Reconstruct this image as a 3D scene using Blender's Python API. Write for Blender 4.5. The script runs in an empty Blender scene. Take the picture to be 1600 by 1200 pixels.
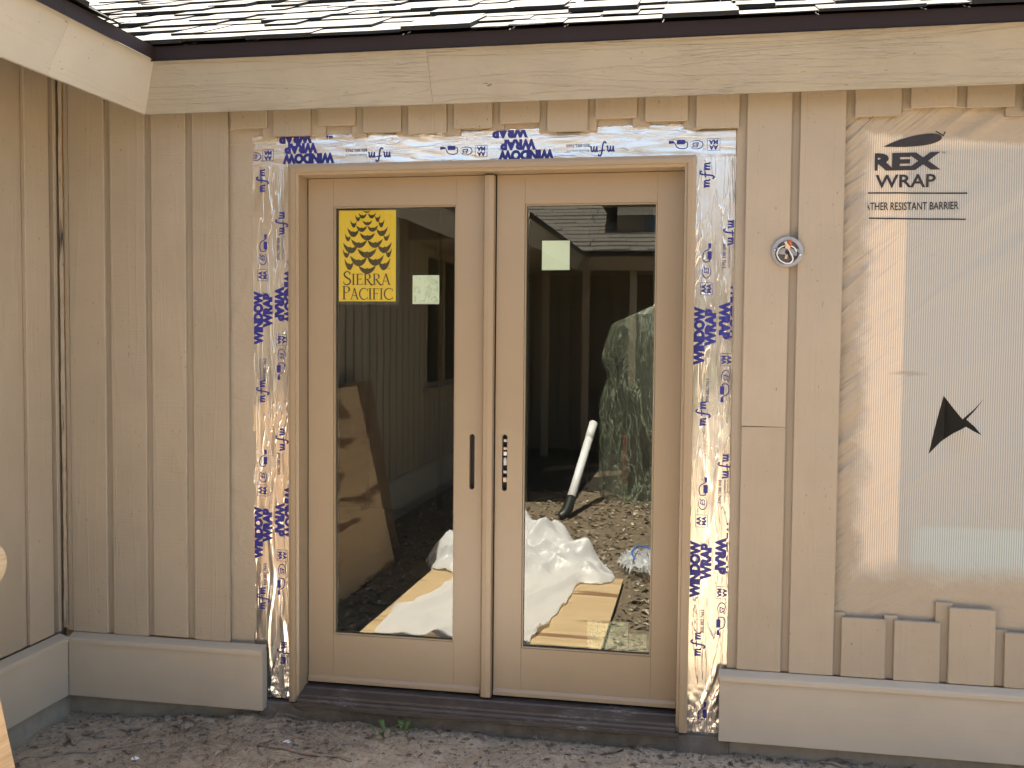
import bpy, bmesh, math, random
from mathutils import Vector, Matrix, noise
random.seed(7)
R = math.radians
scene = bpy.context.scene
COL = scene.collection

# ------------------------------------------------------------------ camera
CAM = Vector((0.7935, -3.6496, 1.4314))
cr = Vector((0.98274575, 0.18475153, 0.00881299)).normalized()
cf = Vector((-0.18414467, 0.98176722, -0.04715784)).normalized()
cu = cr.cross(cf).normalized()
cam = bpy.data.cameras.new('camera')
cam.sensor_width = 36.0
cam.lens = 36.0 * 1569.15 / 1600.0
cam.clip_start = 0.05
cam.clip_end = 2000
camo = bpy.data.objects.new('camera', cam)
COL.objects.link(camo)
M = Matrix((cr, cu, -cf)).transposed().to_4x4()
M.translation = CAM
camo.matrix_world = M
scene.camera = camo
scene.render.resolution_x, scene.render.resolution_y = 1024, 768

# ------------------------------------------------------------------ world, sun, exposure
SUN_EL, SUN_AZ = 72.5, -20.6          # azimuth from +Y towards +X
world = bpy.data.worlds.new('World')
scene.world = world
world.use_nodes = True
wn = world.node_tree
sky = wn.nodes.new('ShaderNodeTexSky')
sky.sky_type = 'NISHITA'
sky.sun_disc = False
sky.sun_elevation = R(SUN_EL)
sky.sun_rotation = R(SUN_AZ)
sky.dust_density = 3.0
sky.ozone_density = 0.6
bg = wn.nodes['Background']
bg.inputs['Strength'].default_value = 0.06
wn.links.new(sky.outputs[0], bg.inputs['Color'])
sun = bpy.data.lights.new('sun', 'SUN')
sun.energy = 5.0
sun.angle = R(0.5)
sun.color = (1.0, 0.95, 0.87)
suno = bpy.data.objects.new('sun', sun)
COL.objects.link(suno)
to_sun = Vector((math.sin(R(SUN_AZ)) * math.cos(R(SUN_EL)), math.cos(R(SUN_AZ)) * math.cos(R(SUN_EL)), math.sin(R(SUN_EL))))
suno.rotation_euler = (-to_sun).to_track_quat('-Z', 'Y').to_euler()
suno.location = (0, 0, 20)
vs = scene.view_settings
vs.view_transform = 'Standard'
vs.look = 'None'
vs.gamma = 1.0
vs.use_curve_mapping = False
vs.exposure = 2.95
vs.use_white_balance = True
vs.white_balance_temperature = 6850
vs.white_balance_tint = 10
scene.cycles.max_bounces = 10
scene.cycles.diffuse_bounces = 5
scene.cycles.transparent_max_bounces = 12
scene.cycles.caustics_reflective = False

# ------------------------------------------------------------------ material helpers
class N:
    def __init__(s, name):
        s.m = bpy.data.materials.new(name)
        s.m.use_nodes = True
        s.t = s.m.node_tree
        s.b = s.t.nodes['Principled BSDF']
        s.out = s.t.nodes['Material Output']
    def n(s, typ, **kw):
        nd = s.t.nodes.new('ShaderNode' + typ)
        for k, v in kw.items():
            if k in nd.bl_rna.properties.keys() and k not in ('inputs',):
                setattr(nd, k, v)
            else:
                nd.inputs[k.replace('_', ' ')].default_value = v
        return nd
    def l(s, a, b):
        s.t.links.new(a, b)
    def coords(s, scale=(1, 1, 1), rnd=True):
        tc = s.n('TexCoord')
        src = tc.outputs['Object']
        if rnd:
            oi = s.n('ObjectInfo')
            mu = s.n('Math', operation='MULTIPLY')
            s.l(oi.outputs['Random'], mu.inputs[0]); mu.inputs[1].default_value = 53.0
            va = s.n('VectorMath', operation='ADD')
            s.l(src, va.inputs[0]); s.l(mu.outputs[0], va.inputs[1])
            src = va.outputs[0]
        mp = s.n('Mapping')
        mp.inputs['Scale'].default_value = scale
        s.l(src, mp.inputs['Vector'])
        return mp.outputs[0]
    def noise(s, scale, co=None, detail=4, rough=.55, dist=0):
        nd = s.n('TexNoise')
        nd.inputs['Scale'].default_value = scale
        nd.inputs['Detail'].default_value = detail
        nd.inputs['Roughness'].default_value = rough
        nd.inputs['Distortion'].default_value = dist
        if co is not None: s.l(co, nd.inputs['Vector'])
        return nd.outputs['Fac']
    def ramp(s, fac, stops):
        r = s.n('ValToRGB')
        e = r.color_ramp.elements
        while len(e) < len(stops): e.new(0.5)
        for i, (p, c) in enumerate(stops):
            e[i].position = p
            e[i].color = (c, c, c, 1) if not hasattr(c, '__len__') else (*c, 1)
        s.l(fac, r.inputs[0])
        return r.outputs[0]
    def mix(s, fac, a, b, mode='MIX'):
        m = s.n('MixRGB')
        m.blend_type = mode
        for i, v in ((0, fac), (1, a), (2, b)):
            if hasattr(v, 'is_linked'): s.l(v, m.inputs[i])
            elif i == 0: m.inputs[0].default_value = v
            else: m.inputs[i].default_value = (*v, 1) if len(v) == 3 else v
        return m.outputs[0]
    def math(s, op, a, b=0.0):
        m = s.n('Math', operation=op)
        for i, v in enumerate((a, b)):
            if hasattr(v, 'is_linked'): s.l(v, m.inputs[i])
            else: m.inputs[i].default_value = v
        return m.outputs[0]
    def bump(s, h, strength=.5, dist=.01, prev=None):
        b = s.n('Bump')
        b.inputs['Strength'].default_value = strength
        b.inputs['Distance'].default_value = dist
        s.l(h, b.inputs['Height'])
        if prev is not None: s.l(prev, b.inputs['Normal'])
        return b.outputs[0]
    def base(s, c): 
        if hasattr(c, 'is_linked'): s.l(c, s.b.inputs['Base Color'])
        else: s.b.inputs['Base Color'].default_value = (*c, 1)
    def set(s, **kw):
        for k, v in kw.items(): s.b.inputs[k.replace('_', ' ')].default_value = v
    def nrm(s, o): s.l(o, s.b.inputs['Normal'])

MAT = {}
TAN = (0.366, 0.302, 0.217)
def paint_wood(name, col, axis, rough=.62, saw=.6, specks=True, g2=.5, amp=1.05):
    """painted rough-sawn board, grain along axis ('x','y' or 'z')"""
    k = N(name)
    g = {'x': (4.5, 60, 60), 'y': (38, 1.6, 38), 'z': (38, 38, 1.6)}[axis]
    s_ = {'x': (7, 90, 150), 'y': (90, 7, 150), 'z': (5, 5, 150)}[axis]
    cg = k.coords(g)
    cs = k.coords(s_)
    cl = k.coords((1, 1, 1))
    fine = k.math('MULTIPLY', k.noise(1.0, cg, 4, .6, 1.6), k.ramp(k.noise(3.1, cl, 3, .6, 1.5), [(0.4, .15), (0.66, 1.0)]))
    saw_ = k.noise(1.0, cs, 4, .6, .2)
    low = k.noise(3.0, cl, 4, .6)
    knot = k.noise(9.0, cl, 3, .5, 2.0)
    pt = k.ramp(k.noise(4.5, cl, 3, .6, 1.0), [(0.42, .12), (0.68, 1.0)])
    b1 = k.bump(k.math('MULTIPLY', saw_, pt), saw, .0022 * amp)
    b2 = k.bump(fine, g2, .0022 * amp, b1)
    ridg = k.ramp(k.noise(1.0, k.coords(tuple(v * .22 for v in g)), 2, .4, 2.5), [(0.46, 0), (0.5, 1), (0.54, 0)])
    b3 = k.bump(ridg, g2 * .6, .0018 * amp, b2)
    k.nrm(b3)
    oi = k.n('ObjectInfo')
    v = k.math('MULTIPLY', k.math('SUBTRACT', oi.outputs['Random'], .5), .11)
    v2 = k.math('ADD', k.math('MULTIPLY', k.math('SUBTRACT', low, .5), .30), v)
    br = k.math('ADD', v2, 1.0)
    c = k.mix(1.0, col, br, 'MULTIPLY')
    # faint grey dusting of the paint
    c = k.mix(k.ramp(k.noise(5, cl, 6, .7), [(0.5, 0), (0.8, .35)]), c, tuple(.5 * (a + sum(col) / 3) for a in col))
    if specks:
        sp = k.ramp(k.noise(1.0, k.coords({'x': (40, 150, 150), 'y': (150, 40, 150), 'z': (150, 150, 60)}[axis]), 2, .5), [(0.70, 0), (0.73, 1)])
        sp = k.math('MULTIPLY', sp, k.ramp(knot, [(0.45, 0), (0.62, .8)]))
        c = k.mix(sp, c, (.05, .04, .03))
    k.base(c)
    k.set(Roughness=rough)
    k.b.inputs['Specular IOR Level'].default_value = .35
    return k.m
MAT['board'] = paint_wood('tan_painted_siding', TAN, 'z')
MAT['batten'] = paint_wood('tan_painted_batten', tuple(v * .96 for v in TAN), 'z', specks=False)
MAT['fascia_x'] = paint_wood('tan_painted_fascia', (.325, .295, .232), 'x', saw=1.0, g2=.8, amp=2.6)
MAT['fascia_y'] = paint_wood('tan_fascia_bounce_lit', (.42, .395, .335), 'y', saw=.5, amp=1.6)  # lighter than the front fascia: bounce light put into the colour
MAT['skirt_x'] = paint_wood('greige_painted_skirt', (.445, .38, .285), 'x', saw=.06, specks=False, g2=.12)
MAT['skirt_y'] = paint_wood('greige_painted_skirt_side', (.445, .38, .285), 'y', saw=.06, specks=False, g2=.12)

k = N('tan_door_cladding')
c = k.coords((1, 1, 1))
k.base(k.mix(k.ramp(k.noise(2.5, c, 5, .6), [(0.3, 0), (0.75, 1)]), (.305, .228, .140), (.33, .25, .158)))
k.nrm(k.bump(k.noise(420, c, 2), .07, .0008))
k.set(Roughness=.38)
MAT['door'] = k.m
k = N('dark_weatherstrip'); k.base((.012, .011, .01)); k.set(Roughness=.6); MAT['gasket'] = k.m
k = N('bronze_sill')
c = k.coords((1, 1, 1))
sc = k.noise(6, k.coords((2, 2, 2)), 6, .75, .5)
scuff = k.math('MULTIPLY', k.ramp(k.noise(1.0, k.coords((30, 160, 160)), 4, .7, 1.5), [(0.5, 0), (0.66, 1)]), k.ramp(k.noise(5.5, c, 2), [(0.56, 0), (0.72, .55)]))
dc = k.mix(k.ramp(sc, [(0.35, 0), (0.8, .5)]), (.045, .034, .028), (.13, .105, .085))
k.base(k.mix(scuff, dc, (.5, .48, .45)))
k.l(k.ramp(sc, [(0.3, .35), (0.7, .75)]), k.b.inputs['Roughness'])
MAT['sill'] = k.m
k = N('dirty_concrete')
c = k.coords((1, 1, 1))
k.base(k.mix(k.ramp(k.noise(11, c, 8, .7), [(0.35, 0), (0.7, 1)]), (.10, .085, .065), (.20, .175, .145)))
k.nrm(k.bump(k.noise(60, c, 6, .7), .6, .006)); k.set(Roughness=.95)
MAT['concrete'] = k.m
k = N('grey_painted_footing')
c = k.coords((1, 1, 1))
k.base(k.mix(k.ramp(k.noise(14, c, 7, .7), [(0.4, 0), (0.75, 1)]), (.33, .29, .225), (.24, .205, .155)))
k.nrm(k.bump(k.noise(70, c, 5, .7), .3, .004)); k.set(Roughness=.9)
MAT['footing'] = k.m
k = N('brown_drip_metal'); k.base((.026, .016, .013)); k.set(Roughness=.6); k.b.inputs['Specular IOR Level'].default_value = .2; MAT['drip'] = k.m

k = N('weathered_shingle')
c = k.coords((1, 1, 1))
oi = k.n('ObjectInfo')
gr = k.noise(420, c, 3, .8)
lo = k.noise(9, c, 4, .6)
sh = k.mix(k.ramp(gr, [(0.3, 0), (0.7, 1)]), (.045, .042, .036), (.135, .128, .112))
tone = k.math('ADD', .8, k.math('MULTIPLY', oi.outputs['Random'], .5))
sh = k.mix(1.0, sh, tone, 'MULTIPLY')
k.base(k.mix(k.ramp(lo, [(0.4, 0), (0.8, .35)]), sh, (.11, .103, .09)))
k.nrm(k.bump(gr, .9, .003)); k.set(Roughness=.95)
MAT['shingle'] = k.m
k = N('shingle_field')
c = k.coords((1, 1, 1), False)
k.base(k.mix(k.noise(40, c, 6, .7), (.13, .12, .105), (.3, .28, .25))); k.set(Roughness=.95)
MAT['roof'] = k.m
k = N('old_dark_shingle')
c = k.coords((1, 1, 1), False)
k.base(k.mix(k.noise(25, c, 7, .75), (.05, .045, .04), (.12, .108, .095))); k.set(Roughness=.95)
MAT['oldroof'] = k.m
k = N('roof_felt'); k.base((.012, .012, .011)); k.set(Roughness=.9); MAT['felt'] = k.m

# glass: double glazing, two reflecting panes folded into one interface
k = N('door_glass')
ge = k.n('NewGeometry'); dt = k.n('VectorMath', operation='DOT_PRODUCT')
k.l(ge.outputs['Incoming'], dt.inputs[0]); k.l(ge.outputs['Normal'], dt.inputs[1])
gz_ = k.math('POWER', k.math('SUBTRACT', 1.0, k.math('ABSOLUTE', dt.outputs['Value'])), 5.0)
frn = k.math('ADD', .10, k.math('MULTIPLY', gz_, .90))
gl = k.n('BsdfGlossy'); gl.inputs['Roughness'].default_value = 0.0
gl.inputs['Color'].default_value = (.97, 1, .94, 1)
tr = k.n('BsdfTransparent'); tr.inputs['Color'].default_value = (.84, .91, .80, 1)
mx = k.n('MixShader')
wob = k.bump(k.noise(1.6, k.coords((1, 1, 1), False), 2), .05, .004)
k.l(wob, gl.inputs['Normal'])
k.l(frn, mx.inputs[0]); k.l(tr.outputs[0], mx.inputs[1]); k.l(gl.outputs[0], mx.inputs[2])
k.l(mx.outputs[0], k.out.inputs['Surface'])
MAT['glass'] = k.m

def flat(name, col, rough=.6, metal=0.0, spec=.5):
    k = N(name); k.base(col); k.set(Roughness=rough, Metallic=metal)
    k.b.inputs['Specular IOR Level'].default_value = spec
    return k.m
MAT['ink'] = flat('blue_print', (.022, .024, .20), .45)
MAT['ink_black'] = flat('black_print', (.022, .018, .02), .6)
MAT['ink_brown'] = flat('dark_brown_print', (.04, .022, .008), .6)
MAT['gold'] = flat('gold_sticker_paper', (.92, .56, .05), .6)
MAT['border'] = flat('dark_sticker_border', (.03, .028, .022), .5)
MAT['white_sticker'] = None
k = N('pale_label_paper')
c = k.coords((1, 1, 1))
k.base(k.mix(k.ramp(k.noise(38, c, 3, .6, 1.5), [(0.45, 0), (0.62, 1)]), (.80, .82, .72), (.60, .63, .52))); k.set(Roughness=.7)
MAT['label'] = k.m
MAT['label_plain'] = flat('plain_label_paper', (.78, .80, .70), .7)
k = N('clear_label_film')
tr = k.n('BsdfTransparent'); df = k.n('BsdfDiffuse'); df.inputs['Color'].default_value = (.75, .77, .6, 1)
mx = k.n('MixShader'); k.l(k.ramp(k.noise(45, k.coords((1, 1, 1)), 3, .6, 1.2), [(0.4, .25), (0.7, .6)]), mx.inputs[0])
k.l(tr.outputs[0], mx.inputs[1]); k.l(df.outputs[0], mx.inputs[2]); k.l(mx.outputs[0], k.out.inputs['Surface'])
MAT['film'] = k.m

def foil_mat(name, along):
    k = N(name)
    c = k.coords((1, 1, 1), False)
    sw = (lambda q: q) if along == 'z' else (lambda q: (q[2], q[1], q[0]))
    fb = k.noise(1.0, k.coords(sw((55, 55, 5)), False), 4, .6, 1.0)
    fb2 = k.noise(190, c, 3, .6)
    weave = k.noise(1.0, k.coords(sw((500, 500, 60)), False), 2)
    cr_ = k.ramp(k.noise(1.0, k.coords(sw((22, 22, 2.0)), False), 3, .5, 1.8), [(0.475, 0), (0.5, 1), (0.525, 0)])
    amp = 1.0 if along == 'z' else .45
    bb = k.bump(fb, .17 * amp, .006); bb = k.bump(cr_, .55 * amp, .0035, bb); bb = k.bump(fb2, .06, .002, bb); bb = k.bump(weave, .04, .001, bb)
    k.nrm(bb)
    k.base(k.mix(k.noise(7, c, 3), (.82, .78, .70), (.92, .87, .78)))
    k.l(k.ramp(k.noise(5, c, 3), [(0.35, .17), (0.7, .30)]), k.b.inputs['Roughness'])
    k.set(Metallic=.88)
    return k.m
MAT['foil'] = foil_mat('aluminium_flashing_foil', 'z')
MAT['foil_top'] = foil_mat('aluminium_flashing_foil_head', 'x')

# house wrap: woven, half see-through, tan overspray on its rim
def wrap_material(name, painted_all):
    k = N(name)
    tc = k.n('TexCoord'); sep = k.n('SeparateXYZ'); k.l(tc.outputs['Object'], sep.inputs[0])
    X, Z = sep.outputs[0], sep.outputs[2]
    nz = k.math('MULTIPLY', k.math('SUBTRACT', k.noise(7, k.coords((1, 1, 1), False), 7, .68), .5), .15)
    wv = k.n('TexWave'); wv.wave_type = 'BANDS'; wv.bands_direction = 'X'
    wv.inputs['Scale'].default_value = 42.0; wv.inputs['Distortion'].default_value = .25; wv.inputs['Detail'].default_value = 1.0
    k.l(tc.outputs['Object'], wv.inputs['Vector'])
    wz = k.n('TexWave'); wz.wave_type = 'BANDS'; wz.bands_direction = 'Z'
    wz.inputs['Scale'].default_value = 60.0; wz.inputs['Distortion'].default_value = 1.2
    k.l(tc.outputs['Object'], wz.inputs['Vector'])
    rib = wv.outputs['Fac']
    if painted_all:
        mask = None
    else:
        def edge(v, a, b):   # 1 below a, 0 above b
            m = k.n('MapRange'); m.interpolation_type = 'SMOOTHSTEP'
            k.l(v, m.inputs[0]); m.inputs[1].default_value = a; m.inputs[2].default_value = b
            m.inputs[3].default_value = 1; m.inputs[4].default_value = 0
            return m.outputs[0]
        left = edge(k.math('ADD', X, nz), 1.315, 1.385)
        bot = edge(k.math('ADD', Z, nz), .56, .665)
        tl = k.math('SUBTRACT', k.math('ADD', Z, k.math('MULTIPLY', X, .12)), 2.31)
        top = k.math('SUBTRACT', 1, edge(k.math('ADD', tl, k.math('MULTIPLY', nz, .5)), -.012, .012))
        # tan smear of spray at mid height
        bx = k.math('SUBTRACT', 1, k.math('MINIMUM', 1, k.math('MULTIPLY', k.math('ABSOLUTE', k.math('SUBTRACT', X, 1.50)), 12)))
        bz = k.math('SUBTRACT', 1, k.math('MINIMUM', 1, k.math('MULTIPLY', k.math('ABSOLUTE', k.math('SUBTRACT', Z, 1.315)), 75)))
        sm = k.ramp(k.math('ADD', k.math('MULTIPLY', k.math('MULTIPLY', bx, bz), k.ramp(k.noise(30, k.coords((1, 1, 2), False), 5, .7), [(0.35, .2), (0.6, 1)])), k.math('MULTIPLY', nz, 1.2)), [(0.10, 0), (0.45, .8)])
        mask = k.math('MAXIMUM', k.math('MAXIMUM', left, bot), k.math('MAXIMUM', top, sm))
    dw = k.n('BsdfDiffuse')
    bp_w = k.bump(k.noise(14, k.coords((1, .2, 1), False), 5, .6, 1.5), .4, .008)
    k.l(k.mix(rib, (.66, .64, .56), (.84, .82, .73)), dw.inputs['Color'])
    tl_ = k.n('BsdfTranslucent'); tl_.inputs['Color'].default_value = (.7, .68, .6, 1)
    m0 = k.n('MixShader'); m0.inputs[0].default_value = .25
    k.l(bp_w, dw.inputs['Normal']); k.l(dw.outputs[0], m0.inputs[1]); k.l(tl_.outputs[0], m0.inputs[2])
    trn = k.n('BsdfTransparent')
    m1 = k.n('MixShader'); k.l(m0.outputs[0], m1.inputs[2]); k.l(trn.outputs[0], m1.inputs[1])
    k.l(k.ramp(rib, [(0.2, .62), (0.75, .80)]), m1.inputs[0])
    k.base(k.mix(k.noise(6, k.coords((1, 1, 1), False), 4), tuple(v * .94 for v in TAN), tuple(v * 1.08 for v in TAN)))
    k.set(Roughness=.6)
    bp = k.bump(rib, .06, .001); bp = k.bump(k.noise(14, k.coords((1, .2, 1), False), 5, .6, 1.5), .5, .008, bp)
    k.nrm(bp)
    if painted_all: return k.m
    rt = k.n('Mapping'); rt.inputs['Rotation'].default_value = (0, R(40), 0)
    k.l(tc.outputs['Object'], rt.inputs['Vector'])
    rt2 = k.n('Mapping'); rt2.inputs['Scale'].default_value = (1.8, 1, 17); k.l(rt.outputs[0], rt2.inputs['Vector'])
    fold = k.ramp(k.noise(1.0, rt2.outputs[0], 3, .5, .7), [(0.38, 0), (0.5, 1), (0.62, 0)])
    near = k.n('MapRange'); k.l(X, near.inputs[0]); near.inputs[1].default_value = 1.40; near.inputs[2].default_value = 1.62; near.inputs[3].default_value = 1; near.inputs[4].default_value = .22
    fb_n = k.bump(k.math('MULTIPLY', fold, near.outputs[0]), .38, .009, bp)
    k.nrm(fb_n); k.l(fb_n, dw.inputs['Normal'])
    m2 = k.n('MixShader')
    k.l(mask, m2.inputs[0]); k.l(m1.outputs[0], m2.inputs[1]); k.l(k.b.outputs[0], m2.inputs[2])
    k.l(m2.outputs[0], k.out.inputs['Surface'])
    return k.m
MAT['wrap'] = wrap_material('woven_house_wrap', False)
MAT['wrap_tan'] = wrap_material('tan_sprayed_house_wrap', True)

def plywood_mat(name, a, b, axis='y', knots=True):
    k = N(name)
    s_ = {'x': (1.3, 16, 16), 'y': (16, 1.3, 16), 'z': (16, 16, 1.3)}[axis]
    g = k.noise(1.0, k.coords(s_), 6, .65, 1.6)
    col = k.mix(k.ramp(g, [(0.3, 0), (0.7, 1)]), a, b)
    fine = k.noise(1.0, k.coords(tuple(v * 9 for v in s_)), 3, .6)
    col = k.mix(k.ramp(fine, [(0.4, 0), (0.75, .35)]), col, tuple(v * .55 for v in b))
    if knots:
        kn = k.ramp(k.noise(1.0, k.coords(tuple(min(v, 8) * .9 for v in s_)), 2, .5, .6), [(0.60, 0), (0.65, .8)])
        col = k.mix(kn, col, (.17, .07, .03))
    k.base(col); k.set(Roughness=.75)
    k.nrm(k.bump(fine, .25, .002))
    return k.m
MAT['ply'] = plywood_mat('golden_plywood', (.64, .48, .28), (.46, .31, .16), 'x')
MAT['ply_lean'] = plywood_mat('reddish_plywood', (.74, .51, .28), (.56, .35, .17), 'y')
MAT['ply_edge'] = plywood_mat('pale_plywood_edge', (.72, .60, .42), (.55, .40, .22), knots=False)
MAT['sheath'] = plywood_mat('pale_pine_sheathing', (.95, .64, .31), (.90, .59, .27), 'z', knots=False)
MAT['brownboard'] = plywood_mat('brown_plank', (.24, .15, .08), (.17, .10, .055), 'z')

k = N('white_plastic_film')
df = k.n('BsdfDiffuse'); df.inputs['Color'].default_value = (.88, .88, .89, 1)
tl_ = k.n('BsdfTranslucent'); tl_.inputs['Color'].default_value = (.8, .8, .8, 1)
gs = k.n('BsdfGlossy'); gs.inputs['Roughness'].default_value = .38
m0 = k.n('MixShader'); m0.inputs[0].default_value = .35; k.l(df.outputs[0], m0.inputs[1]); k.l(tl_.outputs[0], m0.inputs[2])
m1 = k.n('MixShader'); m1.inputs[0].default_value = .05; k.l(m0.outputs[0], m1.inputs[1]); k.l(gs.outputs[0], m1.inputs[2])
trn = k.n('BsdfTransparent'); m2 = k.n('MixShader'); m2.inputs[0].default_value = .88
k.l(trn.outputs[0], m2.inputs[1]); k.l(m1.outputs[0], m2.inputs[2]); k.l(m2.outputs[0], k.out.inputs['Surface'])
bp = k.bump(k.ramp(k.noise(5, k.coords((1, .6, 1), False), 3, .5, 1.8), [(0.40, 0), (0.5, 1), (0.60, 0)]), .18, .006)
for nd in (df, gs): k.l(bp, nd.inputs['Normal'])
MAT['plastic'] = k.m
def clear_plastic(name, col, opac, gloss):
    k = N(name)
    df = k.n('BsdfDiffuse')
    gs = k.n('BsdfGlossy'); gs.inputs['Roughness'].default_value = .18
    m1 = k.n('MixShader'); m1.inputs[0].default_value = gloss; k.l(df.outputs[0], m1.inputs[1]); k.l(gs.outputs[0], m1.inputs[2])
    trn = k.n('BsdfTransparent'); m2 = k.n('MixShader')
    lines = k.ramp(k.noise(1.0, k.coords((6, 6, 1.6), False), 4, .6, 2.2), [(0.475, 0), (0.5, .6), (0.525, 0)])
    k.l(k.mix(lines, col, tuple(min(1, v * 3) for v in col)), df.inputs['Color'])
    k.l(k.math('ADD', lines, k.ramp(k.noise(6, k.coords((1, 1, .35), False), 5, .65, 1.5), [(0.35, opac * .5), (0.75, min(1, opac * 1.5))])), m2.inputs[0])
    k.l(trn.outputs[0], m2.inputs[1]); k.l(m1.outputs[0], m2.inputs[2]); k.l(m2.outputs[0], k.out.inputs['Surface'])
    bp = k.bump(k.noise(13, k.coords((1, 1, .3), False), 5, .6, 1.4), .8, .03)
    for nd in (df, gs): k.l(bp, nd.inputs['Normal'])
    return k.m
MAT['bundle'] = clear_plastic('green_grey_clear_plastic', (.24, .28, .20), .34, .22)
MAT['clear'] = clear_plastic('crumpled_clear_plastic', (.75, .78, .82), .55, .3)
MAT['pvc'] = flat('white_pvc', (.80, .80, .80), .35)
MAT['black'] = flat('black_plastic', (.015, .017, .013), .45)
MAT['redlumber'] = plywood_mat('red_stained_wood', (.22, .05, .03), (.15, .045, .03), 'z', knots=False)
MAT['bluefoam'] = flat('pale_blue_foam', (.09, .36, .42), .7)
MAT['galv'] = None
k = N('galvanised_steel')
c = k.coords((1, 1, 1))
k.base(k.mix(k.noise(70, c, 4, .6), (.30, .30, .31), (.52, .52, .52))); k.set(Metallic=.75, Roughness=.5)
MAT['galv'] = k.m
MAT['stud_dark'] = flat('stud_dim_room_tone', (.030, .028, .020), .8)  # darkness of the unlit room put into the stud colour
MAT['nailcap'] = flat('grey_nail_cap', (.13, .11, .09), .6)
MAT['darkbox'] = flat('box_recess', (.16, .14, .13), .6)
MAT['wire_w'] = flat('white_wire', (.82, .80, .76), .4)
MAT['wire_k'] = flat('black_wire', (.015, .014, .014), .4)
MAT['nut'] = flat('orange_wire_nut', (.50, .12, .02), .45)
MAT['beige'] = flat('beige_connector', (.66, .50, .33), .5)
MAT['copper'] = flat('steel_screw', (.75, .74, .72), .3, 1.0)
MAT['caulk'] = None
k = N('torn_grey_caulk'); c = k.coords((1, 1, 1))
k.base(k.mix(k.ramp(k.noise(1.0, k.coords((40, 40, 4)), 5, .6, .6), [(0.36, 0), (0.46, 1)]), (.02, .017, .014), (.34, .28, .20)))
k.nrm(k.bump(k.noise(50, c, 5), .6, .005)); k.set(Roughness=.85); MAT['caulk'] = k.m
MAT['room'] = flat('dark_room_framing', (.09, .085, .075), .9)
MAT['roomfloor'] = flat('dusty_room_floor', (.12, .11, .10), .9)
MAT['windowpane'] = flat('dark_window_pane', (.012, .014, .016), .05)
MAT['bluepane'] = flat('blue_clerestory_pane', (.03, .05, .095), .08)
MAT['post'] = paint_wood('tan_painted_post', (.36, .28, .19), 'z', specks=False)
MAT['shadeboard'] = paint_wood('siding_shade_in_colour', (.16, .125, .09), 'z', specks=False)  # tan siding darkened, the porch shade put into its colour

k = N('sandy_dirt')
c = k.coords((1, 1, 1), False)
n1 = k.noise(7, c, 8, .7); n2 = k.noise(55, c, 6, .75); n3 = k.noise(260, c, 3, .7)
d = k.mix(k.ramp(n1, [(0.35, 0), (0.65, 1)]), (.43, .345, .245), (.58, .48, .35))
d = k.mix(k.ramp(n2, [(0.42, 0), (0.7, .55)]), d, (.17, .125, .085))
d = k.mix(k.ramp(n3, [(0.62, 0), (0.72, .6)]), d, (.40, .36, .30))
tcg = k.n('TexCoord'); spg = k.n('SeparateXYZ'); k.l(tcg.outputs['Object'], spg.inputs[0])
mr = k.n('MapRange'); k.l(k.math('ADD', spg.outputs[1], k.math('MULTIPLY', k.math('SUBTRACT', n1, .5), .9)), mr.inputs[0]); mr.inputs[1].default_value = -1.5; mr.inputs[2].default_value = -.7; mr.inputs[3].default_value = 1; mr.inputs[4].default_value = 0
bark = k.mix(k.ramp(n2, [(0.35, 0), (0.65, 1)]), (.12, .09, .062), (.26, .205, .145))
d = k.mix(mr.outputs[0], d, bark)
k.base(d)
bp = k.bump(n2, .7, .015); bp = k.bump(n3, .6, .004, bp); k.nrm(bp); k.set(Roughness=1.0)
k.b.inputs['Specular IOR Level'].default_value = .1
MAT['dirt'] = k.m
k = N('shade_dark_tone'); c = k.coords((1, 1, 1), False)  # near black: yard shade put into the colour; also colours the crate
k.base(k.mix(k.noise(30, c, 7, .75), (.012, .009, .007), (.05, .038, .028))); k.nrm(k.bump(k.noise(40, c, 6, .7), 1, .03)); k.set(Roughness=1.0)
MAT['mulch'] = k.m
def litter_mat(name, stops, rough=.8):
    k = N(name)
    ge = k.n('NewGeometry')
    col = k.ramp(ge.outputs['Random Per Island'], stops)
    col = k.mix(k.ramp(k.noise(120, k.coords((1, 1, 1), False), 3, .6), [(0.4, 0), (0.8, .5)]), col, (.07, .05, .035))
    k.base(col); k.set(Roughness=rough)
    return k.m
MAT['litter'] = litter_mat('leaf_litter', [(0, (.10, .075, .055)), (.3, (.20, .15, .105)), (.6, (.29, .225, .16)), (.88, (.36, .29, .21)), (1, (.42, .37, .30))])
MAT['pebble'] = litter_mat('pebble_grit', [(0, (.12, .10, .085)), (.5, (.22, .19, .16)), (.85, (.32, .29, .25)), (1, (.5, .47, .43))], .9)
MAT['straw'] = litter_mat('pine_straw', [(0, (.14, .10, .07)), (.5, (.27, .20, .14)), (1, (.40, .33, .25))])
MAT['chip'] = litter_mat('wood_chips', [(0, (.08, .06, .04)), (.4, (.20, .155, .105)), (.8, (.36, .30, .21)), (1, (.62, .57, .47))])
k = N('dry_leaf'); c = k.coords((1, 1, 1))
oi = k.n('ObjectInfo')
k.base(k.mix(k.ramp(k.noise(45, c, 5, .6), [(0.35, 0), (0.7, .7)]), k.ramp(oi.outputs['Random'], [(0, (.23, .17, .115)), (.5, (.30, .235, .165)), (1, (.34, .29, .225))]), (.13, .09, .06)))
k.set(Roughness=.7); MAT['leaf'] = k.m
MAT['stick'] = plywood_mat('weathered_twig', (.34, .27, .20), (.22, .165, .12), 'x', knots=False)
MAT['green'] = flat('young_weed_leaf', (.075, .13, .03), .6)
MAT['paper'] = flat('white_paper_scrap', (.85, .85, .85), .6)
k = N('dirty_stone'); c = k.coords((1, 1, 1))
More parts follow.
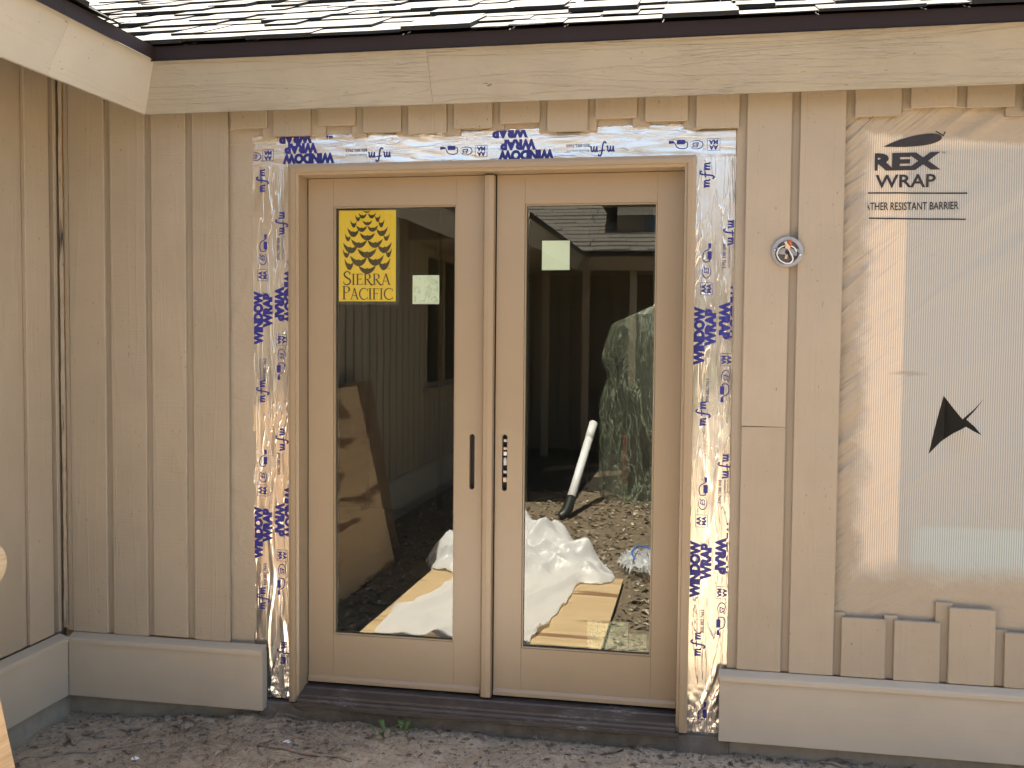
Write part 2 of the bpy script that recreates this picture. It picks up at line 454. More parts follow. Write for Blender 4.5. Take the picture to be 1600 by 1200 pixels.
k.base(k.mix(k.noise(60, c, 5, .7), (.13, .105, .08), (.30, .26, .21))); k.nrm(k.bump(k.noise(120, c, 4), .5, .003)); k.set(Roughness=.95); MAT['stone'] = k.m

# ------------------------------------------------------------------ mesh helpers
def link(name, me, mat, parent=None):
    o = bpy.data.objects.new(name, me)
    if mat is not None and len(me.materials) == 0: me.materials.append(mat)
    COL.objects.link(o)
    if parent is not None:
        o.parent = parent
        w = Vector((0, 0, 0)); q = parent
        while q is not None:
            w += Vector(q.location); q = q.parent
        # all meshes are modelled in world space; undo the parent's offset
        o.location = (0, 0, 0)
        o.matrix_parent_inverse = Matrix.Translation(-w) if parent.type == 'EMPTY' else Matrix.Identity(4)
    return o
def mesh_bm(bm, name, mat, parent=None, smooth=False):
    me = bpy.data.meshes.new(name)
    bm.normal_update()
    bm.to_mesh(me); bm.free()
    if smooth:
        for p_ in me.polygons: p_.use_smooth = True
    return link(name, me, mat, parent)
def mesh_py(name, vs_, fs, mat, parent=None, smooth=False):
    me = bpy.data.meshes.new(name)
    me.from_pydata(vs_, [], fs); me.update()
    if smooth:
        for p_ in me.polygons: p_.use_smooth = True
    return link(name, me, mat, parent)
def thing(name, loc, label, cat, group=None):
    o = bpy.data.objects.new(name, None)
    o.empty_display_size = .1
    COL.objects.link(o); o.location = loc
    return tag(o, label, cat, group)
def tag(o, label, cat, group=None):
    o['label'] = label; o['category'] = cat
    if group: o['group'] = group
    return o
def struct(o): o['kind'] = 'structure'; return o
def add_box(bm, x0, x1, y0, y1, z0, z1, bev=0.0):
    vs_ = [bm.verts.new(v) for v in ((x0, y0, z0), (x1, y0, z0), (x1, y1, z0), (x0, y1, z0), (x0, y0, z1), (x1, y0, z1), (x1, y1, z1), (x0, y1, z1))]
    fs = [bm.faces.new([vs_[i] for i in f]) for f in ((0, 3, 2, 1), (4, 5, 6, 7), (0, 1, 5, 4), (1, 2, 6, 5), (2, 3, 7, 6), (3, 0, 4, 7))]
    if bev:
        es = list({e for f in fs for e in f.edges})
        bmesh.ops.bevel(bm, geom=es, offset=bev, segments=1, affect='EDGES')
def box(name, x0, x1, y0, y1, z0, z1, mat, parent=None, bev=.0015, jit=0.0):
    bm = bmesh.new()
    add_box(bm, min(x0, x1), max(x0, x1), min(y0, y1), max(y0, y1), min(z0, z1), max(z0, z1))
    if jit:
        for v in bm.verts: v.co += Vector((random.uniform(-jit, jit), random.uniform(-jit, jit) * .5, random.uniform(-jit, jit)))
    if bev: bmesh.ops.bevel(bm, geom=list(bm.edges), offset=bev, segments=1, affect='EDGES')
    return mesh_bm(bm, name, mat, parent)
def prism(name, prof, a0, a1, mat, parent=None, axis='x', shift=None):
    """closed profile [(p,q)] swept between a0 and a1; axis x: (y,z) profile, axis y: (x,z) profile.
    shift(p,q,end)->extra along-axis offset for mitres"""
    n = len(prof); vs_ = []
    for e, a in enumerate((a0, a1)):
        for (p_, q_) in prof:
            s_ = shift(p_, q_, e) if shift else 0
            vs_.append((a + s_, p_, q_) if axis == 'x' else (p_, a + s_, q_))
    fs = [tuple(range(n))[::-1], tuple(range(n, 2 * n))] + [(i, (i + 1) % n, n + (i + 1) % n, n + i) for i in range(n)]
    o = mesh_py(name, vs_, fs, mat, parent)
    bm = bmesh.new(); bm.from_mesh(o.data); bmesh.ops.recalc_face_normals(bm, faces=bm.faces); bm.to_mesh(o.data); bm.free()
    return o
def plate_bm(bm, outer, holes, y0, y1):
    """flat plate in XZ with holes, front at y0, back at y1"""
    before = set(bm.faces)
    es = []
    for lp in [outer] + holes:
        v = [bm.verts.new((x, y0, z)) for x, z in lp]
        es += [bm.edges.new((v[i], v[(i + 1) % len(v)])) for i in range(len(v))]
    r_ = bmesh.ops.triangle_fill(bm, use_beauty=True, use_dissolve=False, edges=es, normal=(0, -1, 0))
    fs = [g for g in r_['geom'] if isinstance(g, bmesh.types.BMFace)]
    if y1 != y0:
        ex = bmesh.ops.extrude_face_region(bm, geom=fs)
        for g in ex['geom']:
            if isinstance(g, bmesh.types.BMVert): g.co.y = y1
    new = [f for f in bm.faces if f not in before]
    bmesh.ops.recalc_face_normals(bm, faces=new)
def slot_loop(cx, cz, w, h, n=6):
    r_ = w / 2; pts = []
    for i in range(n + 1):
        a = math.pi * i / n; pts.append((cx + r_ * math.cos(a), cz + h / 2 - r_ + r_ * math.sin(a)))
    for i in range(n + 1):
        a = math.pi + math.pi * i / n; pts.append((cx + r_ * math.cos(a), cz - h / 2 + r_ + r_ * math.sin(a)))
    return pts
def rect(x0, x1, z0, z1): return [(x0, z0), (x1, z0), (x1, z1), (x0, z1)]
def add_tube(bm, pts, rad, seg=8, cap=True):
    pts = [Vector(p_) for p_ in pts]
    rings = []; up = None
    for i, p_ in enumerate(pts):
        d = (pts[min(i + 1, len(pts) - 1)] - pts[max(i - 1, 0)]).normalized()
        if up is None: up = d.orthogonal().normalized()
        up = (up - d * up.dot(d)).normalized(); sd = d.cross(up)
        r_ = rad[i] if hasattr(rad, '__len__') else rad
        rings.append([bm.verts.new(p_ + (up * math.cos(2 * math.pi * j / seg) + sd * math.sin(2 * math.pi * j / seg)) * r_) for j in range(seg)])
    for a, b in zip(rings, rings[1:]):
        for j in range(seg): bm.faces.new((a[j], a[(j + 1) % seg], b[(j + 1) % seg], b[j]))
    if cap: bm.faces.new(rings[0][::-1]); bm.faces.new(rings[-1])
def tube(name, pts, rad, mat, parent=None, seg=8):
    bm = bmesh.new(); add_tube(bm, pts, rad, seg)
    bmesh.ops.recalc_face_normals(bm, faces=bm.faces)
    return mesh_bm(bm, name, mat, parent, True)
def smooth_path(pts, k_=6):
    pts = [Vector(p_) for p_ in pts]; out = []
    for i in range(len(pts) - 1):
        p0, p1, p2, p3 = pts[max(i - 1, 0)], pts[i], pts[i + 1], pts[min(i + 2, len(pts) - 1)]
        for j in range(k_):
            t = j / k_
            out.append(.5 * ((2 * p1) + (-p0 + p2) * t + (2 * p0 - 5 * p1 + 4 * p2 - p3) * t * t + (-p0 + 3 * p1 - 3 * p2 + p3) * t ** 3))
    return out + [pts[-1]]
def nz(x, y=0.0, z=0.0): return noise.noise(Vector((x, y, z)))

# ------------------------------------------------------------------ flat lettering (2-D shapes in a local u,v frame)
def text2d(txt, size, bold=0.0, xs=1.0, space=1.0, align='CENTER', shear=0.0):
    cu_ = bpy.data.curves.new('t', 'FONT')
    cu_.body = txt; cu_.size = size; cu_.align_x = align; cu_.align_y = 'CENTER'
    cu_.offset = bold; cu_.space_character = space; cu_.shear = shear; cu_.resolution_u = 3
    o = bpy.data.objects.new('t', cu_); COL.objects.link(o)
    dg = bpy.context.evaluated_depsgraph_get()
    me = bpy.data.meshes.new_from_object(o.evaluated_get(dg))
    bm = bmesh.new(); bm.from_mesh(me)
    for v in bm.verts: v.co.x *= xs
    bpy.data.objects.remove(o); bpy.data.curves.remove(cu_); bpy.data.meshes.remove(me)
    return bm
LAY = [0]
def poly2(bm, pts):
    LAY[0] = (LAY[0] + 1) % 7
    v = [bm.verts.new((x, y, LAY[0] * 4e-5)) for x, y in pts]
    es = [bm.edges.new((v[i], v[(i + 1) % len(v)])) for i in range(len(v))]
    bmesh.ops.triangle_fill(bm, use_beauty=True, use_dissolve=False, edges=es, normal=(0, 0, 1))
def stroke2(bm, pts, w):
    LAY[0] = (LAY[0] + 1) % 7
    z = LAY[0] * 4e-5
    P = [Vector(p_) for p_ in pts]; L, Rr = [], []
    for i, p_ in enumerate(P):
        d = (P[min(i + 1, len(P) - 1)] - P[max(i - 1, 0)]); d = d.normalized() if d.length else Vector((1, 0))
        n_ = Vector((-d.y, d.x)); ww = (w[i] if hasattr(w, '__len__') else w) / 2
        a, b = p_ + n_ * ww, p_ - n_ * ww
        L.append(bm.verts.new((a.x, a.y, z))); Rr.append(bm.verts.new((b.x, b.y, z)))
    for i in range(len(P) - 1): bm.faces.new((Rr[i], Rr[i + 1], L[i + 1], L[i]))
def arc(cx, cy, rx, ry, a0, a1, n=14):
    return [(cx + rx * math.cos(R(a0 + (a1 - a0) * i / n)), cy + ry * math.sin(R(a0 + (a1 - a0) * i / n))) for i in range(n + 1)]
def sp2(pts, k_=5): return [(v.x, v.y) for v in smooth_path([(x, y, 0) for x, y in pts], k_)]
def merge(bm, other, dx=0, dy=0):
    me = bpy.data.meshes.new('x')
    for v in other.verts: v.co.x += dx; v.co.y += dy
    other.to_mesh(me); other.free(); bm.from_mesh(me); bpy.data.meshes.remove(me)

# ================================================================== GROUND
def zground(x, y):
    t = min(1, max(0, (-0.75 - x) / .75)); t = t * t * (3 - 2 * t)
    base = -.075 + t * -.055
    s_ = min(1, max(0, (-.25 - y) / .7))
    base = base * (1 - s_) + -.125 * s_
    if y < -12 or abs(x) > 8: return -.13
    h = .016 * nz(x * 3.1, y * 3.1, 1) + .010 * nz(x * 9, y * 9, 2)
    if y > -1.3: h += .006 * nz(x * 26, y * 26, 3) + .003 * nz(x * 70, y * 70, 4)
    # little ridge of spoil against the wall
    if -1.6 < x < -.9: h += .02 * math.exp(-((y + .03) / .06) ** 2) * (.6 + .6 * nz(x * 8, 5, 0))
    return base + h
def graded(lo, hi, step, far):
    a = []; v = lo
    while v < hi: a.append(v); v += step
    a.append(hi); s_ = step
    v = hi
    while v < far: s_ *= 1.25; v += s_; a.append(v)
    v = lo; s_ = step; pre = []
    while v > -far: s_ *= 1.25; v -= s_; pre.append(v)
    return pre[::-1] + a
gx = graded(-2.0, 2.4, .016, 300); gy = graded(-.95, .25, .016, 300)
gv = [(x, y, zground(x, y)) for y in gy for x in gx]
nxg = len(gx)
gf = [(j * nxg + i, j * nxg + i + 1, (j + 1) * nxg + i + 1, (j + 1) * nxg + i) for j in range(len(gy) - 1) for i in range(nxg - 1)]
struct(mesh_py('ground', gv, gf, MAT['dirt'], smooth=True))

# ================================================================== FRONT WING OF THE HOUSE
PITCH = .455
YS = .036            # face of the sheathing
wing = thing('house_wing', (0, .3, 0), 'tan board-sided house wall around the double doors, with shingled eave above', 'house')
bm = bmesh.new()
plate_bm(bm, rect(-1.76, 4.3, .0, 2.565), [rect(-.762, .762, .02, 2.07), rect(1.485, 2.75, .60, 2.10)], YS, YS + .10)
sheath = mesh_bm(bm, 'siding_wall', MAT['sheath'], wing)

FULL_L = [(-1.704, -1.548), (-1.522, -1.371), (-1.344, -1.198), (-1.168, -1.019)]
for x0, x1 in FULL_L:
    box('siding_board', x0, x1, 0, .0165, .217 + random.uniform(-.003, .003), 2.48, MAT['board'], sheath, .0018, .0012)
for a, b in ((-1.548, -1.522), (-1.371, -1.344), (-1.198, -1.168)):
    box('under_batten', a - .018, b + .018, .0175, .0335, .214, 2.48, MAT['batten'], sheath)
ABOVE = [(-1.006, -.856, 2.224), (-.83, -.679, 2.19), (-.651, -.501, 2.223), (-.473, -.323, 2.194), (-.296, -.148, 2.184), (-.119, .026, 2.198),
         (.055, .202, 2.212), (.23, .378, 2.176), (.405, .554, 2.219), (.584, .735, 2.202), (.764, .912, 2.173)]
for x0, x1, zb in ABOVE:
    box('siding_board', x0, x1, 0, .0165, zb, 2.48, MAT['board'], sheath, .0018, .0012)
edges = [(-1.019, -1.006)] + [(a[1], b[0]) for a, b in zip(ABOVE, ABOVE[1:])]
for i, (a, b) in enumerate(edges):
    zl_ = min(ABOVE[max(i - 1, 0)][2], ABOVE[i][2]) - random.choice((.0, .004, .012))
    sh_ = random.uniform(-.012, .012)
    box('under_batten', a - .016 + sh_, b + .016 + sh_, .0175, .0335, max(zl_, 2.178), 2.48, MAT['batten'], sheath)
box('under_batten', .906, .962, .0175, .0335, .238, 2.48, MAT['batten'], sheath)
box('siding_board', .94, 1.092, 0, .0165, .243, 1.1195, MAT['board'], sheath, .0018, .0008)
box('siding_board', .94, 1.092, 0, .0165, 1.121, 2.48, MAT['board'], sheath, .0018, .0008)
for x0, x1 in ((1.12, 1.272),):
    box('siding_board', x0, x1, 0, .0165, .243, 2.48, MAT['board'], sheath, .0018, .0012)
box('under_batten', 1.074, 1.138, .0175, .0335, .240, 2.48, MAT['batten'], sheath)
TOPR = [(1.301, 1.452, 2.198), (1.481, 1.63, 2.222), (1.661, 1.813, 2.216), (1.841, 1.99, 2.20), (2.018, 2.168, 2.21), (2.196, 2.346, 2.19), (2.374, 2.52, 2.21), (2.548, 2.70, 2.2), (2.728, 2.88, 2.21)]
for x0, x1, zb in TOPR:
    box('siding_board', x0, x1, 0, .0165, zb, 2.48, MAT['board'], sheath, .0018, .0012)
for a, b, zb in ((1.272, 1.301, 2.196), (1.452, 1.481, 2.219), (1.63, 1.661, 2.221), (1.796, 1.841, 2.188), (1.99, 2.018, 2.2), (2.168, 2.196, 2.2), (2.346, 2.374, 2.2), (2.52, 2.548, 2.2), (2.70, 2.728, 2.2)):
    box('under_batten', a - .008, b + .014, .0175, .0335, zb, 2.48, MAT['batten'], sheath)
BOTR = [(1.298, 1.448, .453), (1.474, 1.627, .453), (1.654, 1.805, .508), (1.835, 1.985, .433), (2.012, 2.162, .45), (2.19, 2.34, .46), (2.37, 2.52, .44), (2.548, 2.7, .45), (2.728, 2.88, .45)]
for x0, x1, zt in BOTR:
    box('siding_board', x0, x1, 0, .0165, .243, zt, MAT['board'], sheath, .0018, .0012)
for a, b, zt in ((1.265, 1.298, .467), (1.448, 1.474, .465), (1.618, 1.654, .522), (1.805, 1.835, .437), (1.985, 2.012, .45), (2.162, 2.19, .45), (2.34, 2.37, .45), (2.52, 2.548, .45), (2.7, 2.728, .45)):
    box('under_batten', a - .006, b + .014, .0175, .0335, .240, zt, MAT['batten'], sheath)
x = 2.906
while x < 4.1:
    box('siding_board', x, x + .15, 0, .0165, .243, 2.48, MAT['board'], sheath, .0018, .0012)
    box('under_batten', x - .04, x + .012, .0175, .0335, .24, 2.48, MAT['batten'], sheath)
    x += .178
# corner trim and torn caulk
box('corner_batten', -1.727, -1.708, .004, .033, .217, 2.48, MAT['batten'], sheath)
pts_v, pts_f = [], []
NS = 90
for i in range(NS + 1):
    z = .23 + (2.50 - .23) * i / NS
    w = .005 + .004 * nz(z * 2.3, 1) + .0015 * nz(z * 13, 2)
    off = .005 * nz(z * 1.7, 7)
    w = max(w, .0012)
    pts_v += [(-1.736 + off - w, -.006 + .004 * nz(z * 14, 4), z), (-1.733 + off + w, -.001 + .004 * nz(z * 17, 9), z)]
for i in range(NS): pts_f.append((2 * i, 2 * i + 1, 2 * i + 3, 2 * i + 2))
mesh_py('torn_caulk', pts_v, pts_f, MAT['caulk'], sheath)

# skirt boards with sloping cap
def skirt(x0, x1, zl, zs):
    s_ = box('skirt_board', x0, x1, -.034, .012, zs, zl + .002, MAT['skirt_x'], wing, .0015)
    prism('water_table_cap', [(-.041, zl - .004), (-.041, zl + .010), (-.034, zl + .015), (.002, zl + .027), (.002, zl + .004)], x0, x1, MAT['skirt_x'], s_)
skirt(-1.7041, -.866, .186, -.039)
skirt(.880, 4.2, .214, -.011)
box('foundation_wall', -1.76, -.90, .018, .12, -.4, .02, MAT['footing'], wing, 0)
box('foundation_wall', -.90, .92, .004, .12, -.4, -.0145, MAT['concrete'], wing, .004)
box('foundation_wall', .92, 4.3, .018, .12, -.4, .02, MAT['footing'], wing, 0)

# fascia: canted boards, mitred in the corner
XF, YF, ZFB, ZFT, TL = -1.222, -.18, 2.2688, 2.4448, .09
def fprof(off=0.0):
    return [(YF + TL, ZFB), (YF, ZFT), (YF + .022, ZFT + .004), (YF + TL + .022, ZFB + .004)]
def mitre_x(p_, q_, e): return (YF - p_) if e == 0 else 0.0
fa = prism('fascia_board', fprof(), XF, -.1755, MAT['fascia_x'], wing, 'x', lambda p_, q_, e: (YF - p_) if e == 0 else 0)
fb_ = prism('fascia_board', fprof(), -.1745, 4.3, MAT['fascia_x'], wing, 'x')
# drip edge
ZD = 2.4448
dp = [(-.1995, ZD - .010), (-.1935, ZD - .004), (-.190, ZD + .046), (-.170, ZD + .056), (-.170, ZD + .052), (-.186, ZD + .0425), (-.1895, ZD - .002)]
prism('drip_edge', dp, -1.232, 4.3, MAT['drip'], wing, 'x', lambda p_, q_, e: (-.190 - p_) if e == 0 else 0)

def zroof(y): return 2.488 + PITCH * (y + .185)
cs, sn = 1 / math.hypot(1, PITCH), PITCH / math.hypot(1, PITCH)
# roof deck: valley on the left
deck = mesh_py('roof', [(-1.235, -.185, zroof(-.185)), (4.4, -.185, zroof(-.185)), (4.4, 4.4, zroof(4.4)), (-5.82, 4.4, zroof(4.4))], [(0, 1, 2, 3)], MAT['felt'], wing)
EXPO = .137
def shingle_mesh(w, l, th, warp):
    bm = bmesh.new()
    nx_ = 3
    rows = []
    for lay in (0, 1):
        for r_ in (0, 1):
            row = []
            for i in range(nx_ + 1):
                u_ = i / nx_ * w
                zz = (th if lay else 0) + warp * math.sin(i * 2.1 + warp * 900) * (1 if r_ == 0 else .2)
                if lay == 0: zz = 0 + (warp * math.sin(i * 2.1 + warp * 900) if r_ == 0 else 0)
                row.append(bm.verts.new((u_ + (random.uniform(-.006, .006) if r_ == 0 and 0 < i < nx_ else 0), (0 if r_ == 0 else l) + (random.uniform(-.003, .003) if r_ == 0 else 0), zz)))
            rows.append(row)
    b0, b1, t0, t1 = rows
    for i in range(nx_):
        bm.faces.new((t0[i], t0[i + 1], t1[i + 1], t1[i]))
        bm.faces.new((b0[i], b0[i + 1], t0[i + 1], t0[i]))
        bm.faces.new((b1[i + 1], b1[i], t1[i], t1[i + 1]))
        bm.faces.new((b0[i + 1], b0[i], b1[i], b1[i + 1]))
    bm.faces.new((b0[0], t0[0], t1[0], b1[0])); bm.faces.new((b0[-1], b1[-1], t1[-1], t0[-1]))
    bmesh.ops.recalc_face_normals(bm, faces=bm.faces)
    bm.normal_update()
    for f in bm.faces: f.material_index = 0 if f.normal.z > .6 else 1  # butts and sides black: asphalt edge, with their shadow put into the colour
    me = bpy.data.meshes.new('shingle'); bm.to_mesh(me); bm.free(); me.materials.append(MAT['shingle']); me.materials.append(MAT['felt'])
    return me
SH = [(w, shingle_mesh(w, .30, th, wp)) for w in (.13, .19, .25, .33) for th, wp in ((.004, .0003), (.015, .0005), (.010, .0008))]
rs = random.Random(11)
def lay_shingles(parent, courses, a0fun, a1, frame):
    for c_ in range(courses):
        s_ = c_ * EXPO - .016
        a = a0fun(s_) - rs.uniform(0, .15)
        thick = rs.random() < .5
        while a < a1:
            thick = not thick if rs.random() < .8 else thick
            w, me = rs.choice([q for q in SH if True])
            o = bpy.data.objects.new('shingle', me)
            COL.objects.link(o)
            o.parent = parent
            lift = .0145 + (.004 if thick else 0) + rs.uniform(0, .002)
            o.matrix_local = frame(a, s_, lift, rs.uniform(-.003, .003))
            a += w + .002
TILT = math.atan2(.0135, EXPO)
def frame_main(a, s_, lift, rz):
    ex = Vector((1, 0, 0)); ey = Vector((0, cs, sn)); ez = ex.cross(ey)
    base = Vector((a, -.185 + s_ * cs, zroof(-.185 + s_ * cs))) + ez * lift
    m = Matrix((ex, ey, ez)).transposed().to_4x4()
    m.translation = base - Vector(deck.parent.location) * 0
    return m @ Matrix.Rotation(rz, 4, 'Z') @ Matrix.Rotation(-math.atan2(.012, .30), 4, 'X')
lay_shingles(deck, 13, lambda s_: -1.235 - s_ * cs - .06, 2.35, frame_main)
# the rest of this slope, outside the picture, in whole courses
def course_block(name, parent, xa, xb, s0, s1, fr):
    vs_, fs = [], []
    s_ = s0
    while s_ < s1:
        for (aa, bb) in ((s_, .013), (s_ + EXPO + .01, .001)):
            for xx in (xa, xb): vs_.append(fr(xx, aa, bb))
        vs_ += [fr(xa, s_, .001), fr(xb, s_, .001)]
        n_ = len(vs_) - 6
        fs += [(n_, n_ + 1, n_ + 3, n_ + 2), (n_ + 4, n_ + 5, n_ + 1, n_)]
        s_ += EXPO
    o = mesh_py(name, vs_, fs, MAT['roof'], parent); o['kind'] = 'stuff'
    return o
course_block('shingle_courses', deck, 2.4, 4.4, 0, 4.8, lambda a, s_, h: (a, -.185 + s_ * cs, zroof(-.185 + s_ * cs) + h))
course_block('shingle_courses', deck, -1.2, 2.4, 13 * EXPO, 4.8, lambda a, s_, h: (a, -.185 + s_ * cs, zroof(-.185 + s_ * cs) + h))

# room behind the doors (closed, so it stays dark)
def room_wall(name, x0, x1, y0, y1, z0, z1, m): box(name, x0, x1, y0, y1, z0, z1, m, wing, 0)
room_wall('room_floor', -2.6, 4.3, .14, 4.2, -.35, .012, MAT['roomfloor'])
room_wall('room_wall', -2.6, 4.3, 4.2, 4.3, -.35, 2.5, MAT['room'])
room_wall('room_wall', -2.7, -2.6, .14, 4.3, -.35, 2.5, MAT['room'])
room_wall('room_wall', 4.3, 4.4, -.02, 4.3, -.35, 2.46, MAT['room'])
room_wall('room_ceiling', -2.7, 4.4, .14, 4.3, 2.47, 2.51, MAT['room'])
for sx in (-1.9, -1.3, -.7, -.1, .5, 1.1, 1.7, 2.3, 2.9, 3.5):
    box('wall_stud', sx, sx + .04, 4.1, 4.195, .012, 2.465, MAT['room'], wing, 0)
box('blue_foam_board', 1.545, 2.74, YS + .03, YS + .06, .601, .775, MAT['bluefoam'], wing, 0)
box('wall_stud', 1.56, 1.655, YS + .12, YS + .16, .78, 2.09, MAT['stud_dark'], wing, 0)  # boards added behind the tear; their dark colour stands for the dim room
box('wall_stud', 1.665, 1.84, YS + .16, YS + .20, .78, 2.09, MAT['stud_dark'], wing, 0)
box('sill_stud', 1.487, 2.748, YS + .03, YS + .09, .5, .599, MAT['sheath'], wing, 0)

# ================================================================== LEFT WING
left = thing('house_wing', (-2.4, -4, 0), 'tan board-sided wing running forward from the left-hand corner of the picture', 'house')
XB = -1.74
bm = bmesh.new()
plate_bm(bm, rect(-9.2, .14, -.02, 2.70), [rect(-6.55, -5.25, .98, 2.20)], 0, .1)
for v in bm.verts:
    yy, dd = v.co.x, v.co.y
    v.co.x, v.co.y = XB - YS - dd, yy
bmesh.ops.recalc_face_normals(bm, faces=bm.faces)
lw = mesh_bm(bm, 'siding_wall', MAT['batten'], left)
y = -.068
def yboard(y0, y1, z0, z1, nm='siding_board', front=0.0, th=.0165, m='board'):
    box(nm, XB - front - th, XB - front, y0, y1, z0, z1, MAT[m], lw, .0018 if m == 'board' else .001, .0012 if m == 'board' else 0)
yboard(-.034, -.014, .217, 2.66, 'corner_batten', .006, .02, 'batten')
idx = 0
while y > -9.0:
    y1_, y0_ = y, y - .148
    if y1_ < -5.10 and y0_ > -6.72 + .0:
        yboard(y0_, y1_, .217, .90); yboard(y0_, y1_, 2.27, 2.66)
    else:
        yboard(y0_, y1_, .217 + random.uniform(-.002, .004), 2.66)
    if not (y1_ < -5.1 and y0_ > -6.72): yboard(y0_ - .055, y0_ + .014, .214, 2.66, 'under_batten', .0175, .016, 'batten')
    y = y0_ - .040 if idx < 1 else y0_ - .030
    idx += 1
sk = box('skirt_board', XB - .01, XB + .0359, -9.1, -.0345, -.039, .188, MAT['skirt_y'], left, .0015)
prism('water_table_cap', [(XB + .043, .182), (XB + .043, .196), (XB + .036, .201), (XB - .002, .213), (XB - .002, .19)], -9.1, -.0345, MAT['skirt_y'], sk, 'y')
box('foundation_wall', XB - .12, XB + .008, -9.1, .017, -.45, .02, MAT['footing'], left, 0)
# eave of the near stretch
def lprof(xf): return [(xf - TL, ZFB), (xf, ZFT), (xf - .022, ZFT + .004), (xf - TL - .022, ZFB + .004)]
mit = lambda p_, q_, e: (XF - p_) if e == 1 else 0
prism('fascia_board', lprof(XF), -.6795, YF, MAT['fascia_y'], left, 'y', mit)
prism('fascia_board', lprof(XF), -4.7, -.6805, MAT['fascia_y'], left, 'y')
ldp = [(XF + .0195, ZD - .010), (XF + .0135, ZD - .004), (XF + .010, ZD + .046), (XF - .010, ZD + .056), (XF - .010, ZD + .052), (XF + .006, ZD + .0425), (XF + .0095, ZD - .002)]
prism('drip_edge', ldp, -.7305, -.190, MAT['drip'], left, 'y', lambda p_, q_, e: (XF + .010 - p_) if e == 1 else 0)
prism('drip_edge', ldp, -4.7, -.7315, MAT['drip'], left, 'y')
XE = XF + .005
def zroofl(x): return 2.488 + PITCH * (XE - x)
deckl = mesh_py('roof', [(XE, -4.7, zroofl(XE)), (XE, -.185, zroofl(XE)), (XE - 4.6, 4.4, zroofl(XE - 4.6)), (XE - 4.6, -4.7, zroofl(XE - 4.6))], [(0, 1, 2, 3)], MAT['felt'], left)
def frame_left(a, s_, lift, rz):
    ex = Vector((0, 1, 0)); ey = Vector((-cs, 0, sn)); ez = ex.cross(ey)
    m = Matrix((ex, ey, ez)).transposed().to_4x4()
    m.translation = Vector((XE - s_ * cs, a, zroofl(XE - s_ * cs))) + ez * lift
    return m @ Matrix.Rotation(rz, 4, 'Z') @ Matrix.Rotation(-math.atan2(.012, .30), 4, 'X')
for c_ in range(6):
    s_ = c_ * EXPO - .016
    a = -1.5 - rs.uniform(0, .15)
    while True:
        w, me = rs.choice(SH)
        if a + w > -.20 + s_ * cs: break
        o = bpy.data.objects.new('shingle', me); COL.objects.link(o); o.parent = deckl
        o.matrix_local = frame_left(a, s_, .0145 + rs.uniform(0, .004), rs.uniform(-.006, .006))
        a += w + .002
course_block('shingle_courses', deckl, -4.7, -1.6, 0, 4.6, lambda a, s_, h: (XE - s_ * cs, a, zroofl(XE - s_ * cs) + h))
course_block('shingle_courses', deckl, -1.6, -.2, 6 * EXPO, 4.6, lambda a, s_, h: (XE - s_ * cs, a, zroofl(XE - s_ * cs) + h))
# deeper eave further along, over the window
XP = -.66
prism('fascia_board', lprof(XP), -8.7, -4.72, MAT['fascia_y'], left, 'y')
prism('drip_edge', [(p_ + XP - XF, q_) for p_, q_ in ldp], -8.7, -4.71, MAT['drip'], left, 'y')
prism('soffit_board', [(XP - TL - .0225, ZFB + .008), (XP - TL - .0225, ZFB + .028), (XB - .03, ZFB + .028), (XB - .03, ZFB + .008)], -8.7, -4.71, MAT['batten'], left, 'y')
mesh_py('roof', [(XP, -8.7, 2.5), (XP, -4.71, 2.5), (XP - 5.2, -4.71, 2.5 + 5.2 * .4), (XP - 5.2, -8.7, 2.5 + 5.2 * .4)], [(0, 1, 2, 3)], MAT['roof'], left)
mesh_py('gable_end', [(XP - .1, -4.712, 2.27), (XP, -4.712, 2.5), (XP - 5.2, -4.712, 2.5 + 5.2 * .4), (XP - 5.2, -4.712, 2.27)], [(0, 1, 2, 3)], MAT['batten'], left)
# window of the left wing
wn_ = box('window', XB - .09, XB - .05, -6.55, -5.25, .98, 2.20, MAT['windowpane'], left, 0)
for a in ((-6.60, -6.53, .94, 2.24), (-5.27, -5.20, .94, 2.24), (-5.93, -5.87, .985, 2.195)):
    box('window_frame', XB - .05, XB + .012, a[0], a[1], a[2], a[3], MAT['post'], wn_, .003)
box('window_frame', XB - .05, XB + .014, -6.525, -5.275, 2.18, 2.24, MAT['post'], wn_, .003)
box('window_sill', XB - .05, XB + .05, -6.64, -5.16, .90, .939, MAT['post'], wn_, .003)

# ================================================================== OPPOSITE HOUSE (seen reflected in the doors)
opp = thing('house_wing', (1, -10.5, 0), 'low shingled house across the yard reflected in the right-hand door pane', 'house')
YO = -8.7
sw_ = box('siding_wall', -3, 7, -9.95, -9.85, -.2, 2.45, MAT['shadeboard'], opp, 0)
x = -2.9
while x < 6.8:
    box('siding_board', x, x + .148, -9.848, -9.83, -.05, 2.30, MAT['shadeboard'], sw_, 0)
    x += .178
prism('fascia_board', [(YO - .0, ZFT), (YO - TL, ZFB), (YO - TL - .022, ZFB), (YO - .022, ZFT)], -.75, 7, MAT['post'], opp)
prism('drip_edge', [(YO + .012, ZFT - .006), (YO + .010, ZFT + .05), (YO - .02, ZFT + .06), (YO - .01, ZFT + .0)], -.66, 7, MAT['drip'], opp)
prism('soffit_board', [(YO - .115, ZFB + .01), (YO - .115, ZFB + .03), (-9.84, ZFB + .03), (-9.84, ZFB + .01)], -3, 7, MAT['batten'], opp)
for px in (-1.18, -.66, -.06, 1.6, 3.4, 5.2):
    box('porch_post', px - .045, px + .045, YO - .30, YO - .21, -.2, ZFB + .005, MAT['post'], opp, .004)
